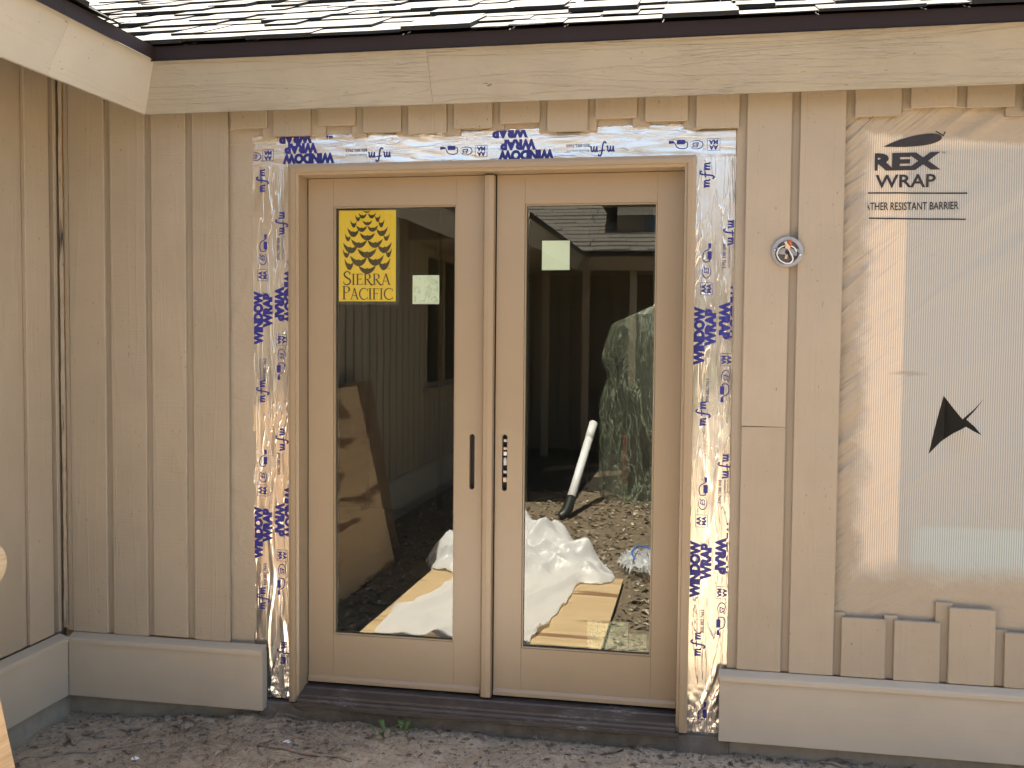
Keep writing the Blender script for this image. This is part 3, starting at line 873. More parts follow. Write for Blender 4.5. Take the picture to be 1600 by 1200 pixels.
rf = mesh_py('roof', [(-4.5, YO + .02, 2.50), (7, YO + .02, 2.50), (7, YO - 5, 2.5 + 5 * .47), (-4.5, YO - 5, 2.5 + 5 * .47)], [(0, 3, 2, 1)], MAT['felt'], opp)
for c_ in range(17):
    s_ = c_ * .15
    vs_, fs = [], []
    a = -4.5 + rs.uniform(-.2, 0)
    while a < 7:
        w = rs.uniform(.15, .5); th = rs.choice((.012, .02, .026))
        y0_, y1_ = YO + .03 - s_ * .905, YO + .03 - (s_ + .17) * .905
        z0_, z1_ = 2.505 + s_ * .425, 2.505 + (s_ + .17) * .425
        b_ = len(vs_)
        vs_ += [(a, y0_, z0_), (a + w, y0_, z0_), (a + w, y0_, z0_ + th), (a, y0_, z0_ + th), (a, y1_, z1_ + .003), (a + w, y1_, z1_ + .003)]
        fs += [(b_, b_ + 1, b_ + 2, b_ + 3), (b_ + 3, b_ + 2, b_ + 5, b_ + 4)]
        a += w + .008
    mesh_py('shingle_course', vs_, fs, MAT['oldroof'], rf)
dm = box('dormer', -.30, 4.2, YO - 2.6, YO - .62, 2.5, 3.02, MAT['shadeboard'], opp, 0)
box('dormer_roof', -.50, 4.4, YO - 2.7, YO - .42, 3.13, 3.20, MAT['drip'], dm, .005)
box('dormer_trim', -.30, 4.2, YO - .66, YO - .60, 3.022, 3.128, MAT['pvc'], dm, .003)
for px in (.04, .75, 1.5, 2.3):
    box('clerestory_pane', px, px + .34, YO - .618, YO - .60, 2.66, 2.99, MAT['bluepane'], dm, 0)
prism('dormer_flashing', [(YO - .50, 2.70), (YO - .615, 2.77), (YO - .615, 2.74), (YO - .50, 2.66)], -.3, 4.2, MAT['galv'], dm)
# shade painted as a dark sheet over the yard before that porch
patchv, patchf = [], []
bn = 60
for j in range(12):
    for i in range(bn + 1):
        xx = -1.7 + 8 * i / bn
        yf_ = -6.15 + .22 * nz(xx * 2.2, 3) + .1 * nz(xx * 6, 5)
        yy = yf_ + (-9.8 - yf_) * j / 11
        patchv.append((xx, yy, zground(xx, yy) + .012 + (.05 * nz(xx * 2, yy * 2, 8) if 0 < j else -.006)))
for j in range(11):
    for i in range(bn): patchf.append((j * (bn + 1) + i, j * (bn + 1) + i + 1, (j + 1) * (bn + 1) + i + 1, (j + 1) * (bn + 1) + i))
struct(mesh_py('shade_patch', patchv, patchf, MAT['mulch'], smooth=True))

# ================================================================== FRENCH DOOR
door = thing('french_door', (0, .09, 0), 'closed pair of tan glazed patio doors with dark bronze sill', 'door')
D = MAT['door']
WO, WI, ZT = .767, .727, 2.08
def frame_piece(name, prof, a0, a1, axis, **kw): return prism(name, prof, a0, a1, D, door, axis, **kw)
# casing with a stepped inner edge: left, right, head (mitred)
def upright(s):
    bm = bmesh.new()
    prof = [(WO, -.006), (WO - .012, -.010), (WI + .012, -.010), (WI + .010, -.002), (WI, 0.0), (WI, .140), (WO, .140)]
    vs_ = []
    for z_, top in ((-.002, 0), (ZT, 1)):
        for (x_, y_) in prof:
            vs_.append(bm.verts.new((s * x_, y_, z_ - ((WO - x_) if top else 0))))
    n_ = len(prof)
    for i in range(n_): bm.faces.new((vs_[i], vs_[(i + 1) % n_], vs_[n_ + (i + 1) % n_], vs_[n_ + i]))
    bm.faces.new(vs_[:n_]); bm.faces.new(vs_[n_:])
    bmesh.ops.recalc_face_normals(bm, faces=bm.faces)
    return mesh_bm(bm, 'side_jamb', D, door)
jl = upright(-1); jr = upright(1)
ZI = ZT - (WO - WI)
hp = [(-.006, ZT), (-.010, ZT - .012), (-.010, ZI + .012), (-.002, ZI + .010), (0.0, ZI), (.140, ZI), (.140, ZT)]
def hm(p_, q_, e):
    d_ = (ZT - q_) + .0006
    return d_ if e == 0 else -d_
prism('head_jamb', hp, -WO, WO, D, door, 'x', hm)
# door leaves
PY0, PY1 = .085, .125
ZB0, ZTOP = .060, 2.0375
def leaf(x0, x1, gx0, gx1, gz0, gz1, slot, label):
    bm = bmesh.new(); g_ = .0005
    def st(xa, xb, hole=None):
        plate_bm(bm, rect(xa, xb, ZB0, ZTOP), [hole] if hole else [], PY0, PY1)
    sl = slot_loop(*slot)
    onleft = slot[0] < (gx0 + gx1) / 2
    st(x0, gx0 - g_, sl if onleft else None)
    st(gx1 + g_, x1, None if onleft else sl)
    plate_bm(bm, rect(gx0 + g_ * .5, gx1 - g_ * .5, ZB0, gz0), [], PY0 + .0006, PY1)
    plate_bm(bm, rect(gx0 + g_ * .5, gx1 - g_ * .5, gz1, ZTOP), [], PY0 + .0006, PY1)
    bm.normal_update()
    lf = mesh_bm(bm, 'door_leaf', D, door)
    lf['label'] = label
    # glazing bead, inner dark spacer, glass
    bm = bmesh.new()
    plate_bm(bm, rect(gx0 + .0006, gx1 - .0006, gz0 + .0006, gz1 - .0006), [rect(gx0 + .006, gx1 - .006, gz0 + .006, gz1 - .006)], PY0 + .006, PY0 + .016)
    mesh_bm(bm, 'glazing_bead', D, lf)
    bm = bmesh.new()
    plate_bm(bm, rect(gx0 + .001, gx1 - .001, gz0 + .001, gz1 - .001), [rect(gx0 + .013, gx1 - .013, gz0 + .013, gz1 - .013)], PY0 + .0215, PY0 + .034)
    mesh_bm(bm, 'spacer', MAT['gasket'], lf)
    mesh_py('glass_pane', [(gx0, PY0 + .0185, gz0), (gx1, PY0 + .0185, gz0), (gx1, PY0 + .0185, gz1), (gx0, PY0 + .0185, gz1)], [(0, 1, 2, 3)], MAT['glass'], lf)
    # bottom drip rail and lock case behind the slot
    prism('drip_rail', [(PY0 - .012, ZB0 - .004), (PY0 - .012, ZB0 + .010), (PY0 - .001, ZB0 + .020), (PY0 - .001, ZB0 - .004)], x0 + .001, x1 - .001, D, lf)
    mesh_py('lock_recess', [(slot[0] - .03, PY0 + .028, slot[1] - .13), (slot[0] + .03, PY0 + .028, slot[1] - .13), (slot[0] + .03, PY0 + .028, slot[1] + .13), (slot[0] - .03, PY0 + .028, slot[1] + .13)], [(0, 1, 2, 3)], MAT['gasket'], lf)
    bm = bmesh.new()
    lp = slot_loop(slot[0], slot[1], slot[2] + .004, slot[3] + .004)
    plate_bm(bm, lp, [slot_loop(slot[0], slot[1], slot[2] - .001, slot[3] - .001)], PY0 - .0008, PY0 + .004)
    mesh_bm(bm, 'slot_lip', D, lf)
    return lf
lfA = leaf(-.722, -.022, -.619, -.128, .246, 1.930, (-.060, .951, .021, .215), 'left door leaf with a gold sticker in its glass')
lfB = leaf(.030, .7245, .137, .629, .240, 1.928, (.067, .951, .021, .218), 'right door leaf with square labels in its glass')
# hardware glimpsed in the right leaf's slot
for zc, hh, m in ((1.035, .012, 'galv'), (1.005, .010, 'beige'), (.985, .016, 'copper'), (.955, .03, 'galv'), (.915, .012, 'galv'), (.885, .018, 'beige')):
    box('lock_part', .060, .0755, PY0 + .006, PY0 + .02, zc - hh / 2, zc + hh / 2, MAT[m], lfB, .002)
# gaskets around leaves, astragal
for x0, x1 in ((-.7265, -.7225), (.725, .7265)):
    box('weatherstrip', x0, x1, PY0 + .004, PY0 + .03, .045, ZI - .0005, MAT['gasket'], door, 0)
box('weatherstrip', -.722, .7245, PY0 + .006, PY0 + .03, 2.038, ZI - .0006, MAT['gasket'], door, 0)
box('weatherstrip', .0255, .0295, PY0 + .006, PY0 + .03, ZB0, 2.037, MAT['gasket'], door, 0)
prism('astragal', [(-.0175, PY0 - .001), (-.0175, .060), (-.011, .050), (.023, .050), (.030, .058), (.030, PY0 - .001)], 0, 1, D, door, 'x')
ast = [o for o in door.children if o.name.startswith('astragal')][0]
# prism() sweeps along x/y; rebuild the astragal upright
ap = [(-.0175, PY0 - .0015), (-.0175, .060), (-.010, .050), (.006, .048), (.024, .050), (.0255, .058), (.0255, PY0 - .0015)]
n_ = len(ap)
av = [(x_, y_, z_) for z_ in (.052, 2.033) for x_, y_ in ap]
af = [tuple(range(n_)), tuple(range(n_, 2 * n_))] + [(i, (i + 1) % n_, n_ + (i + 1) % n_, n_ + i) for i in range(n_)]
ast.data.clear_geometry(); ast.data.from_pydata(av, [], af)
bm = bmesh.new(); bm.from_mesh(ast.data); bmesh.ops.recalc_face_normals(bm, faces=bm.faces); bm.to_mesh(ast.data); bm.free()
# sill
prism('threshold', [(-.028, -.014), (-.028, .012), (-.024, .018), (-.006, .020), (-.004, .028), (.045, .036), (.049, .042), (.130, .046), (.130, -.014)], -WI + .001, WI - .001, MAT['sill'], door)
box('threshold_nosing', -WI - .012, WI + .012, -.036, -.0285, -.013, .004, MAT['sill'], door, .002)

# stickers: paper facing out, behind the pane
SY = PY0 + .0225
def to_wall(bm, cx, cz, y_, rot=0.0, depth_sign=-1):
    ca, sa = math.cos(rot), math.sin(rot)
    for v in bm.verts:
        u_, w_, d_ = v.co
        v.co = Vector((cx + u_ * ca - w_ * sa, y_ + depth_sign * d_, cz + u_ * sa + w_ * ca))
def quad_bm(w, h, z=0.0):
    bm = bmesh.new(); v = [bm.verts.new(p_) for p_ in ((-w / 2, -h / 2, z), (w / 2, -h / 2, z), (w / 2, h / 2, z), (-w / 2, h / 2, z))]
    bm.faces.new(v); return bm
GX, GZ, GW, GH = -.490, 1.7435, .246, .369
bm = quad_bm(GW + .012, GH + .016); to_wall(bm, GX, GZ, SY + .004)
mesh_bm(bm, 'sticker_border', MAT['border'], lfA)
bm = quad_bm(GW - .014, GH - .010); to_wall(bm, GX, GZ, SY + .003)
gs_ = mesh_bm(bm, 'gold_sticker', MAT['gold'], lfA); gs_['label'] = 'gold sticker with a dark pine cone and the words SIERRA PACIFIC'
bm = bmesh.new()
SC = (GW - .014) / 310.0
def sxy(x_, y_): return ((x_ - 225) * SC, (302.5 - y_) * SC * (GH - .010) / (495 * SC))
scales = [(222, 70, 38, 9), (200, 90, 44, 22), (250, 90, 42, 22), (226, 128, 52, 20), (174, 102, 30, 26), (282, 104, 30, 28), (150, 133, 34, 28), (194, 158, 58, 26), (255, 158, 56, 26), (302, 132, 32, 30),
          (148, 178, 62, 34), (226, 200, 80, 30), (306, 175, 60, 34), (119, 206, 32, 28), (180, 237, 84, 34), (268, 237, 80, 34), (330, 205, 34, 28),
          (133, 262, 78, 38), (224, 288, 100, 38), (320, 262, 74, 38), (110, 292, 38, 30), (342, 290, 34, 32), (178, 330, 90, 40), (270, 328, 88, 40), (126, 350, 50, 40), (318, 350, 64, 42), (225, 376, 92, 34)]
for cx, cy, w, h in scales:
    lean = (cx - 225) / 260.0
    top, botm = [], []
    for i in range(13):
        t = -1 + i / 6
        cusp = .34 * max(0, 1 - abs(t) * 5)
        ty = .62 * (abs(t) ** 1.6) - .05 - .0 * t + cusp * .6
        by = -.62 + .95 * abs(t) ** 2.3
        if abs(t) == 1: by = ty - .02
        k_ = lean * t * .55
        top.append((cx + t * w * .52, cy - (ty + k_) * h * .95)); botm.append((cx + t * w * .52, cy - (min(by - .22 * (1 - t * t), ty - .02) + k_) * h * .95))
    poly2(bm, [sxy(*q) for q in top + botm[::-1]])
# serif capitals
def glyph(ch, h):
    """dark serif capital of height h; returns (bmesh, advance)"""
    b = bmesh.new(); T, t = .125 * h, .05 * h; s_ = .045 * h
    def stem(x_, y0=0, y1=h, w=T): stroke2(b, [(x_, y0), (x_, y1)], w)
    def ser(x_, y_, w=.30 * h): stroke2(b, [(x_ - w / 2, y_ + (s_ / 2 if y_ < h / 2 else -s_ / 2)), (x_ + w / 2, y_ + (s_ / 2 if y_ < h / 2 else -s_ / 2))], s_)
    def arm(x0, x1, y_, up):
        stroke2(b, [(x0, y_), (x1, y_)], t); stroke2(b, [(x1, y_ - .0), (x1 + .01 * h, y_ + up * .13 * h)], t)
    if ch == 'I':
        stem(.15 * h); ser(.15 * h, 0); ser(.15 * h, h); adv = .36 * h
    elif ch in 'EF':
        stem(.15 * h); ser(.13 * h, h, .26 * h); ser(.13 * h, 0, .26 * h)
        arm(.15 * h, .52 * h, h - t / 2, -1); stroke2(b, [(.15 * h, .52 * h), (.44 * h, .52 * h)], t); stroke2(b, [(.44 * h, .45 * h), (.44 * h, .59 * h)], t)
        if ch == 'E': arm(.15 * h, .56 * h, t / 2, 1)
        adv = .66 * h
    elif ch in 'PR':
        stem(.15 * h); ser(.15 * h, 0); ser(.11 * h, h, .2 * h)
        pts = [(.15 * h, h - t / 2)] + arc(.30 * h, .745 * h, .25 * h, .235 * h, 90, -90, 12) + [(.15 * h, .51 * h)]
        stroke2(b, pts, [t] * 4 + [T * .8] * 1 + [T] * 4 + [T * .8] + [t] * (len(pts) - 10))
        adv = .64 * h
        if ch == 'R':
            stroke2(b, sp2([(.30 * h, .52 * h), (.48 * h, .25 * h), (.66 * h, .02 * h), (.78 * h, .0)]), T); adv = .76 * h
    elif ch == 'A':
        stroke2(b, [(.07 * h, 0), (.36 * h, 1.0 * h)], t * 1.2); stroke2(b, [(.36 * h, 1.02 * h), (.66 * h, 0)], T)
        stroke2(b, [(.18 * h, .34 * h), (.56 * h, .34 * h)], t); ser(.08 * h, 0, .22 * h); ser(.67 * h, 0, .26 * h); adv = .76 * h
    elif ch == 'C':
        pts = arc(.50 * h, .5 * h, .42 * h, .50 * h, 48, 312, 22)
        stroke2(b, pts, [t + (T - t) * max(0, math.sin(math.pi * i / 22)) ** 1.5 for i in range(23)])
        stroke2(b, [(.80 * h, .72 * h), (.80 * h, .98 * h)], t); stroke2(b, [(.81 * h, .02 * h), (.81 * h, .24 * h)], t); adv = .90 * h
    elif ch == 'S':
        pts = sp2([(.50 * h, .78 * h), (.42 * h, .95 * h), (.27 * h, .985 * h), (.12 * h, .88 * h), (.12 * h, .70 * h), (.28 * h, .54 * h), (.46 * h, .42 * h), (.54 * h, .25 * h), (.44 * h, .07 * h), (.26 * h, .015 * h), (.10 * h, .08 * h), (.05 * h, .25 * h)], 4)
        n_ = len(pts)
        stroke2(b, pts, [t + (T - t) * max(0, math.sin(math.pi * i / (n_ - 1))) ** 1.2 for i in range(n_)])
        stroke2(b, [(.50 * h, .76 * h), (.51 * h, .97 * h)], t); adv = .62 * h
    return b, adv
def word(bm, txt, x0, x1, y_, hbig, hsm):
    gl_ = []; tot = 0
    for i, ch in enumerate(txt):
        g_, a_ = glyph(ch, hbig if i == 0 else hsm); gl_.append((g_, tot)); tot += a_
    sx = (x1 - x0) / tot
    for g_, o_ in gl_:
        for v in g_.verts: v.co.x = x0 + (v.co.x + o_) * sx; v.co.y += y_
        merge(bm, g_)
a0, b0 = sxy(92, 462); a1, _ = sxy(352, 462)
word(bm, 'SIERRA', a0, a1, b0, 70 * SC, 58 * SC)
a0, b0 = sxy(88, 540); a1, _ = sxy(368, 540)
word(bm, 'PACIFIC', a0, a1, b0, 70 * SC, 58 * SC)
tm = text2d('TM', .008); merge(bm, tm, *sxy(342, 376))
to_wall(bm, GX, GZ, SY + .002)
mesh_bm(bm, 'sticker_print', MAT['ink_brown'], gs_) if False else mesh_bm(bm, 'sticker_print', MAT['ink_brown'], lfA)
for nm, cx, cz, w, h, m, lf in (('square_label', -.253, 1.6095, .106, .111, 'label', lfA), ('square_label', .2515, 1.738, .105, .110, 'label_plain', lfB)):
    bm = quad_bm(w, h); to_wall(bm, cx, cz, SY + .003); mesh_bm(bm, nm, MAT[m], lf)
    if m == 'label':
        bm = bmesh.new()
        for a in ((-w / 2, -h / 2, w / 2, -h / 2 + .006), (w / 2 - .004, -h / 2, w / 2, h / 2), (-w / 2, -h / 2, -w / 2 + .004, h / 2)):
            poly2(bm, [(a[0], a[1]), (a[2], a[1]), (a[2], a[3]), (a[0], a[3])])
        to_wall(bm, cx, cz, SY + .0022); mesh_bm(bm, 'label_rim', MAT['label_plain'], lf)
for cx, cz, w, h in ((.465, .305, .154, .106), (.579, .284, .066, .064)):
    bm = quad_bm(w, h); to_wall(bm, cx, cz, SY + .003); mesh_bm(bm, 'film_label', MAT['film'], lfB)

# ================================================================== FLASHING TAPE
YT = .0325
CRE = [(-.86, .35, .02, 1.1, .004), (-.80, .15, -.12, .35, .010), (-.84, .12, .10, .22, .006), (.82, 1.05, -.18, .34, .007), (.86, .95, -.05, .30, .004), (.83, .12, .25, .30, .008), (.86, .10, .3, .25, .007), (.84, .75, 0.02, .55, .004), (.87, 1.45, .04, .5, .004)]
def foil_h(x_, z_):
    h = .0016 * nz(x_ * 34, z_ * 4.5, 1.3) + .0010 * nz(x_ * 70, z_ * 11, 4.4)
    if z_ > 2.08:
        h = .0008 * nz(x_ * 5, z_ * 60, 2) + .0009 * nz(x_ * 12 + z_ * 14, z_ * 40, 5)
        t = max(0, (z_ - 2.135) / .06); h += t * .0035 * abs(nz(x_ * 5, z_ * 45, 9))
    else:
        for cx, cz, sl, ln, am in CRE:
            dz_ = (z_ - cz)
            if abs(dz_) < ln / 2:
                d_ = x_ - (cx + sl * dz_ + .01 * math.sin(dz_ * 14))
                h += am * math.exp(-(d_ / .006) ** 2) * math.cos(math.pi * dz_ / ln)
    crum = max(0, 1 - z_ / .17) if z_ < .17 else 0
    if crum:
        q = abs(nz(x_ * 22, z_ * 22, 3)) + .6 * abs(nz(x_ * 48, z_ * 48, 6))
        h += crum * .010 * q
    return max(h, -.0015)
def tape(name, x0, x1, z0, z1, rag, label):
    st_ = .0055
    nx_, nz_ = max(2, int((x1 - x0) / st_)), max(2, int((z1 - z0) / st_))
    vs_, fs = [], []
    for j in range(nz_ + 1):
        for i in range(nx_ + 1):
            x_, z_ = x0 + (x1 - x0) * i / nx_, z0 + (z1 - z0) * j / nz_
            if rag == 'top' and j == nz_: z_ += .006 * nz(x_ * 14, 3) + .004 * nz(x_ * 45, 8)
            if rag == 'left' and i == 0: x_ += .003 * nz(z_ * 10, 3) + .002 * nz(z_ * 40)
            if rag == 'right' and i == nx_: x_ += .004 * nz(z_ * 10, 3) + .003 * nz(z_ * 44)
            if rag != 'top' and j == 0: z_ += .008 * nz(x_ * 50, 2)
            vs_.append((x_, YT - foil_h(x_, z_), z_))
    for j in range(nz_):
        for i in range(nx_):
            a = j * (nx_ + 1) + i; fs.append((a, a + 1, a + nx_ + 2, a + nx_ + 1))
    o = mesh_py(name, vs_, fs, MAT['foil_top'] if rag == 'top' else MAT['foil'], smooth=True)
    return tag(o, label, 'flashing tape', 'foil flashing tape around the doors')
tT = tape('flashing_tape', -.930, .9035, 2.080, 2.196, 'top', 'horizontal silver flashing tape with upside-down blue lettering, above the doors')
tL = tape('flashing_tape', -.930, -.7675, -.004, 2.0795, 'left', 'vertical silver and gold-tinted flashing tape on the left side of the doors')
tR = tape('flashing_tape', .7675, .9055, -.022, 2.0795, 'right', 'vertical silver flashing tape with long creases on the right side of the doors')
def fit(txt, w, h, bold, **kw):
    b = text2d(txt, h * 1.4, bold, **kw)
    xs = [v.co.x for v in b.verts]; ys = [v.co.y for v in b.verts]
    mx_, my_ = (min(xs) + max(xs)) / 2, (min(ys) + max(ys)) / 2
    sx, sy = w / (max(xs) - min(xs)), h / (max(ys) - min(ys))
    for v in b.verts: v.co.x = (v.co.x - mx_) * sx; v.co.y = (v.co.y - my_) * sy
    return b
def p_ww():
    b = bmesh.new()
    merge(b, fit('WINDOW', .210, .040, .0040), 0, .019)
    merge(b, fit('WRAP', .134, .040, .0040), .030, -.020)
    for v in b.verts:
        if False: pass
    stroke2(b, arc(.096, -.003, .0028, .0028, 0, 360, 10), .001)
    return b
def p_wrap():
    return fit('WRAP', .134, .040, .0040)
def p_ma():
    return text2d('MA', .020, .0008)
def p_mfm():
    b = bmesh.new()
    w = .0062
    def mm(x_):
        stroke2(b, sp2([(x_, .012), (x_ + .003, .004), (x_ + .003, -.009)]), w)
        stroke2(b, sp2([(x_ + .003, -.004), (x_ + .008, .010), (x_ + .013, .006), (x_ + .013, -.009)]), w * .85)
        stroke2(b, sp2([(x_ + .013, -.003), (x_ + .018, .010), (x_ + .023, .006), (x_ + .023, -.006), (x_ + .028, -.008)]), w * .85)
    mm(-.046); mm(.014)
    stroke2(b, sp2([(.012, .020), (.006, .026), (.0, .020), (-.003, .0), (-.006, -.018), (-.012, -.024), (-.017, -.018)]), w * .9)
    stroke2(b, [(-.012, .006), (.010, .008)], w * .7)
    stroke2(b, arc(.048, .010, .0015, .0015, 0, 360, 8), .0008)
    return b
def p_num():
    b = bmesh.new()
    merge(b, text2d('BUILDING PRODUCTS', .0088, .0, .95), .0, .010)
    merge(b, text2d('800.882.7663', .0155, .0003, .95, 1.08), .0, -.008)
    return b
def p_aa():
    b = bmesh.new()
    stroke2(b, [(-.022, -.021), (.022, -.021), (.022, .021), (-.022, .021), (-.022, -.021)], .0016)
    merge(b, text2d('AA', .0215, .0009, 1.0), 0, .0095); merge(b, text2d('MA', .0215, .0009, 1.0), 0, -.0095)
    return b
def p_es():
    b = bmesh.new()
    stroke2(b, arc(0, 0, .024, .015, 40, 330, 22), [.0006 + .0026 * abs(math.sin(i / 22 * math.pi)) for i in range(23)])
    merge(b, text2d('ES', .024, .0004, 1.0, 1.0, 'CENTER', .3), .001, 0)
    merge(b, text2d('ICC', .0075), -.028, .017)
    return b
def p_roll():
    b = bmesh.new()
    poly2(b, [(-.022, -.018), (.004, -.018), (.006, -.016), (.006, -.005), (.004, -.003), (-.022, -.003), (-.024, -.005), (-.024, -.016)])
    stroke2(b, sp2([(-.024, -.010), (-.031, -.009), (-.031, .008), (-.014, .013), (.004, .008), (.012, -.006), (.018, -.010)]), .0032)
    poly2(b, [(.016, -.015), (.034, -.016), (.034, -.005), (.016, -.007)])
    stroke2(b, [(-.006, -.022), (.030, -.022)], .0008)
    return b
PR = {'ww': p_ww, 'wrap': p_wrap, 'ma': p_ma, 'mfm': p_mfm, 'num': p_num, 'aa': p_aa, 'es': p_es, 'roll': p_roll}
PNAME = {'ww': 'printed_words', 'wrap': 'printed_words', 'ma': 'printed_words', 'mfm': 'printed_logo', 'num': 'printed_number', 'aa': 'printed_mark', 'es': 'printed_mark', 'roll': 'printed_roller'}
def stamp(kind, cx, cz, rot, tp, x0, x1, z0, z1):
    b = PR[kind](); lay = {}
    to_wall(b, cx, cz, 0, rot)
    geom = lambda: list(b.verts) + list(b.edges) + list(b.faces)
    for co, no in (((x0, 0, 0), (-1, 0, 0)), ((x1, 0, 0), (1, 0, 0)), ((0, 0, z0), (0, 0, -1)), ((0, 0, z1), (0, 0, 1))):
        bmesh.ops.bisect_plane(b, geom=geom(), plane_co=co, plane_no=no, clear_outer=True)
    if not b.verts: b.free(); return
    xs = [v.co.x for v in b.verts]; zs = [v.co.z for v in b.verts]
    st_ = .006
    q = math.floor(min(xs) / st_) * st_
    while q < max(xs):
        bmesh.ops.bisect_plane(b, geom=geom(), plane_co=(q, 0, 0), plane_no=(1, 0, 0)); q += st_
    q = math.floor(min(zs) / st_) * st_
    while q < max(zs):
        bmesh.ops.bisect_plane(b, geom=geom(), plane_co=(0, 0, q), plane_no=(0, 0, 1)); q += st_
    for v in b.verts: v.co.y = YT - foil_h(v.co.x, v.co.z) - .0011 + v.co.y * .6
    for f in b.faces:
        f.normal_update()
        if f.normal.y > 0: f.normal_flip()
    mesh_bm(b, PNAME[kind], MAT['ink'] if kind != 'num' else MAT['ink_num'], tp)
MAT['ink_num'] = flat('grey_blue_print', (.06, .065, .14), .5)
LU = [('mfm', -.888, 2.03), ('roll', -.888, 1.786), ('es', -.889, 1.726), ('aa', -.889, 1.662), ('ww', -.889, 1.495), ('num', -.890, 1.295), ('mfm', -.890, 1.212), ('roll', -.891, .945), ('es', -.891, .874), ('aa', -.891, .818), ('ww', -.892, .650), ('num', -.890, .485), ('mfm', -.890, .392)]
LD = [('mfm', -.811, 1.859), ('num', -.817, 1.763), ('ww', -.800, 1.58), ('aa', -.812, 1.411), ('es', -.812, 1.351), ('roll', -.813, 1.289), ('mfm', -.811, 1.018), ('num', -.817, .925), ('ww', -.800, .735), ('aa', -.811, .563), ('es', -.812, .504), ('roll', -.814, .44), ('mfm', -.807, .174)]
RU = [('mfm', .806, 2.017), ('roll', .808, 1.737), ('es', .809, 1.671), ('aa', .810, 1.609), ('ww', .806, 1.44), ('num', .812, 1.244), ('mfm', .807, 1.163), ('roll', .809, .895), ('es', .810, .835), ('aa', .807, .769), ('ww', .805, .591), ('num', .808, .402), ('mfm', .803, .319), ('roll', .82, .07)]
RD = [('mfm', .890, 1.805), ('num', .877, 1.725), ('ww', .895, 1.525), ('aa', .884, 1.355), ('es', .883, 1.293), ('roll', .882, 1.236), ('mfm', .887, .968), ('num', .877, .879), ('ww', .897, .674), ('aa', .884, .51), ('es', .885, .449), ('roll', .884, .388)]
TI = [('es', -.919, 2.120), ('aa', -.866, 2.124), ('ww', -.701, 2.127), ('mfm', -.419, 2.117), ('num', -.508, 2.127), ('roll', -.144, 2.123), ('es', -.080, 2.121), ('aa', -.021, 2.119), ('ww', .148, 2.119), ('mfm', .426, 2.117), ('num', .340, 2.122), ('roll', .702, 2.122), ('es', .765, 2.122), ('aa', .826, 2.121)]
TO = [('wrap', -.753, 2.186), ('wrap', .087, 2.184), ('ma', -.616, 2.189)]
for kd, cx, cz in LU: stamp(kd, cx, cz, math.pi / 2, tL, -.926, -.768, .01, 2.078)
for kd, cx, cz in LD: stamp(kd, cx, cz, -math.pi / 2, tL, -.926, -.7685, .01, 2.078)
for kd, cx, cz in RU: stamp(kd, cx, cz, math.pi / 2, tR, .7685, .9035, .0, 2.078)
for kd, cx, cz in RD: stamp(kd, cx, cz, -math.pi / 2, tR, .7685, .902, .0, 2.078)
for kd, cx, cz in TI + TO: stamp(kd, cx, cz, math.pi, tT, -.927, .901, 2.081, 2.192)

# ================================================================== HOUSE WRAP
def wrap_h(x_, z_):
    d_ = max(0, 1.50 - x_)
    h = .010 * nz(x_ * 4 - z_ * 5.5, z_ * 1.6 + x_, 1) + .004 * nz(x_ * 12 - z_ * 17, x_ * 4, 2)
    h += .004 * nz(x_ * 3, z_ * 2, 6) * (1 if x_ > 1.5 else .3)
    h += .009 * max(0, .42 - abs(nz((z_ - .75 * x_) * 9, x_ * 1.5, 3))) * min(1, d_ * 8) + .006 * max(0, .35 - abs(nz((z_ - .9 * x_) * 22, x_ * 3, 13))) * min(1, d_ * 8)
    if z_ > 2.08: h += .012 * max(0, .4 - abs(nz((z_ - .7 * x_) * 11, x_ * 2, 4))) * min(1, (z_ - 2.08) * 14)
    for cx, cz in NAILS:
        for sl in (.75, .28):
            dx, dz_ = x_ - cx, z_ - cz
            if sl == .28 and dx > 0: continue
            if abs(dx) < .14: h -= .0035 * math.exp(-((dz_ - sl * dx) / .008) ** 2) * (1 - abs(dx) / .14)
    return h
NAILS = [(1.443, 1.87), (1.429, 1.687), (1.434, 1.536), (1.434, 1.387), (1.422, 1.089)]
TEAR = [(1.621, 1.241), (1.655, 1.197), (1.685, 1.160), (1.722, 1.196), (1.753, 1.233), (1.722, 1.188), (1.698, 1.160), (1.722, 1.137), (1.747, 1.107), (1.718, 1.121), (1.692, 1.136), (1.655, 1.112), (1.617, 1.081), (1.578, 1.037), (1.594, 1.12)]
def inside(x_, z_, pl):
    c_ = False; j = len(pl) - 1
    for i in range(len(pl)):
        if (pl[i][1] > z_) != (pl[j][1] > z_) and x_ < (pl[j][0] - pl[i][0]) * (z_ - pl[i][1]) / (pl[j][1] - pl[i][1]) + pl[i][0]: c_ = not c_
        j = i
    return c_
bm = bmesh.new()
x0, x1, z0, z1 = 1.274, 2.9, .40, 2.24
nx_, nz_ = 200, 230
gv_ = [[bm.verts.new((x0 + (x1 - x0) * i / nx_, 0, z0 + (z1 - z0) * j / nz_)) for i in range(nx_ + 1)] for j in range(nz_ + 1)]
for j in range(nz_):
    for i in range(nx_): bm.faces.new((gv_[j][i], gv_[j][i + 1], gv_[j + 1][i + 1], gv_[j + 1][i]))
near = lambda f: 1.54 < f.calc_center_median().x < 1.79 and 1.0 < f.calc_center_median().z < 1.28
for i in range(len(TEAR)):
    a, b = TEAR[i], TEAR[(i + 1) % len(TEAR)]
    fs = [f for f in bm.faces if near(f)]
    ge = set(fs); [ge.update(f.edges) for f in fs]; [ge.update(f.verts) for f in fs]
    bmesh.ops.bisect_plane(bm, geom=list(ge), plane_co=(a[0], 0, a[1]), plane_no=(-(b[1] - a[1]), 0, b[0] - a[0]))
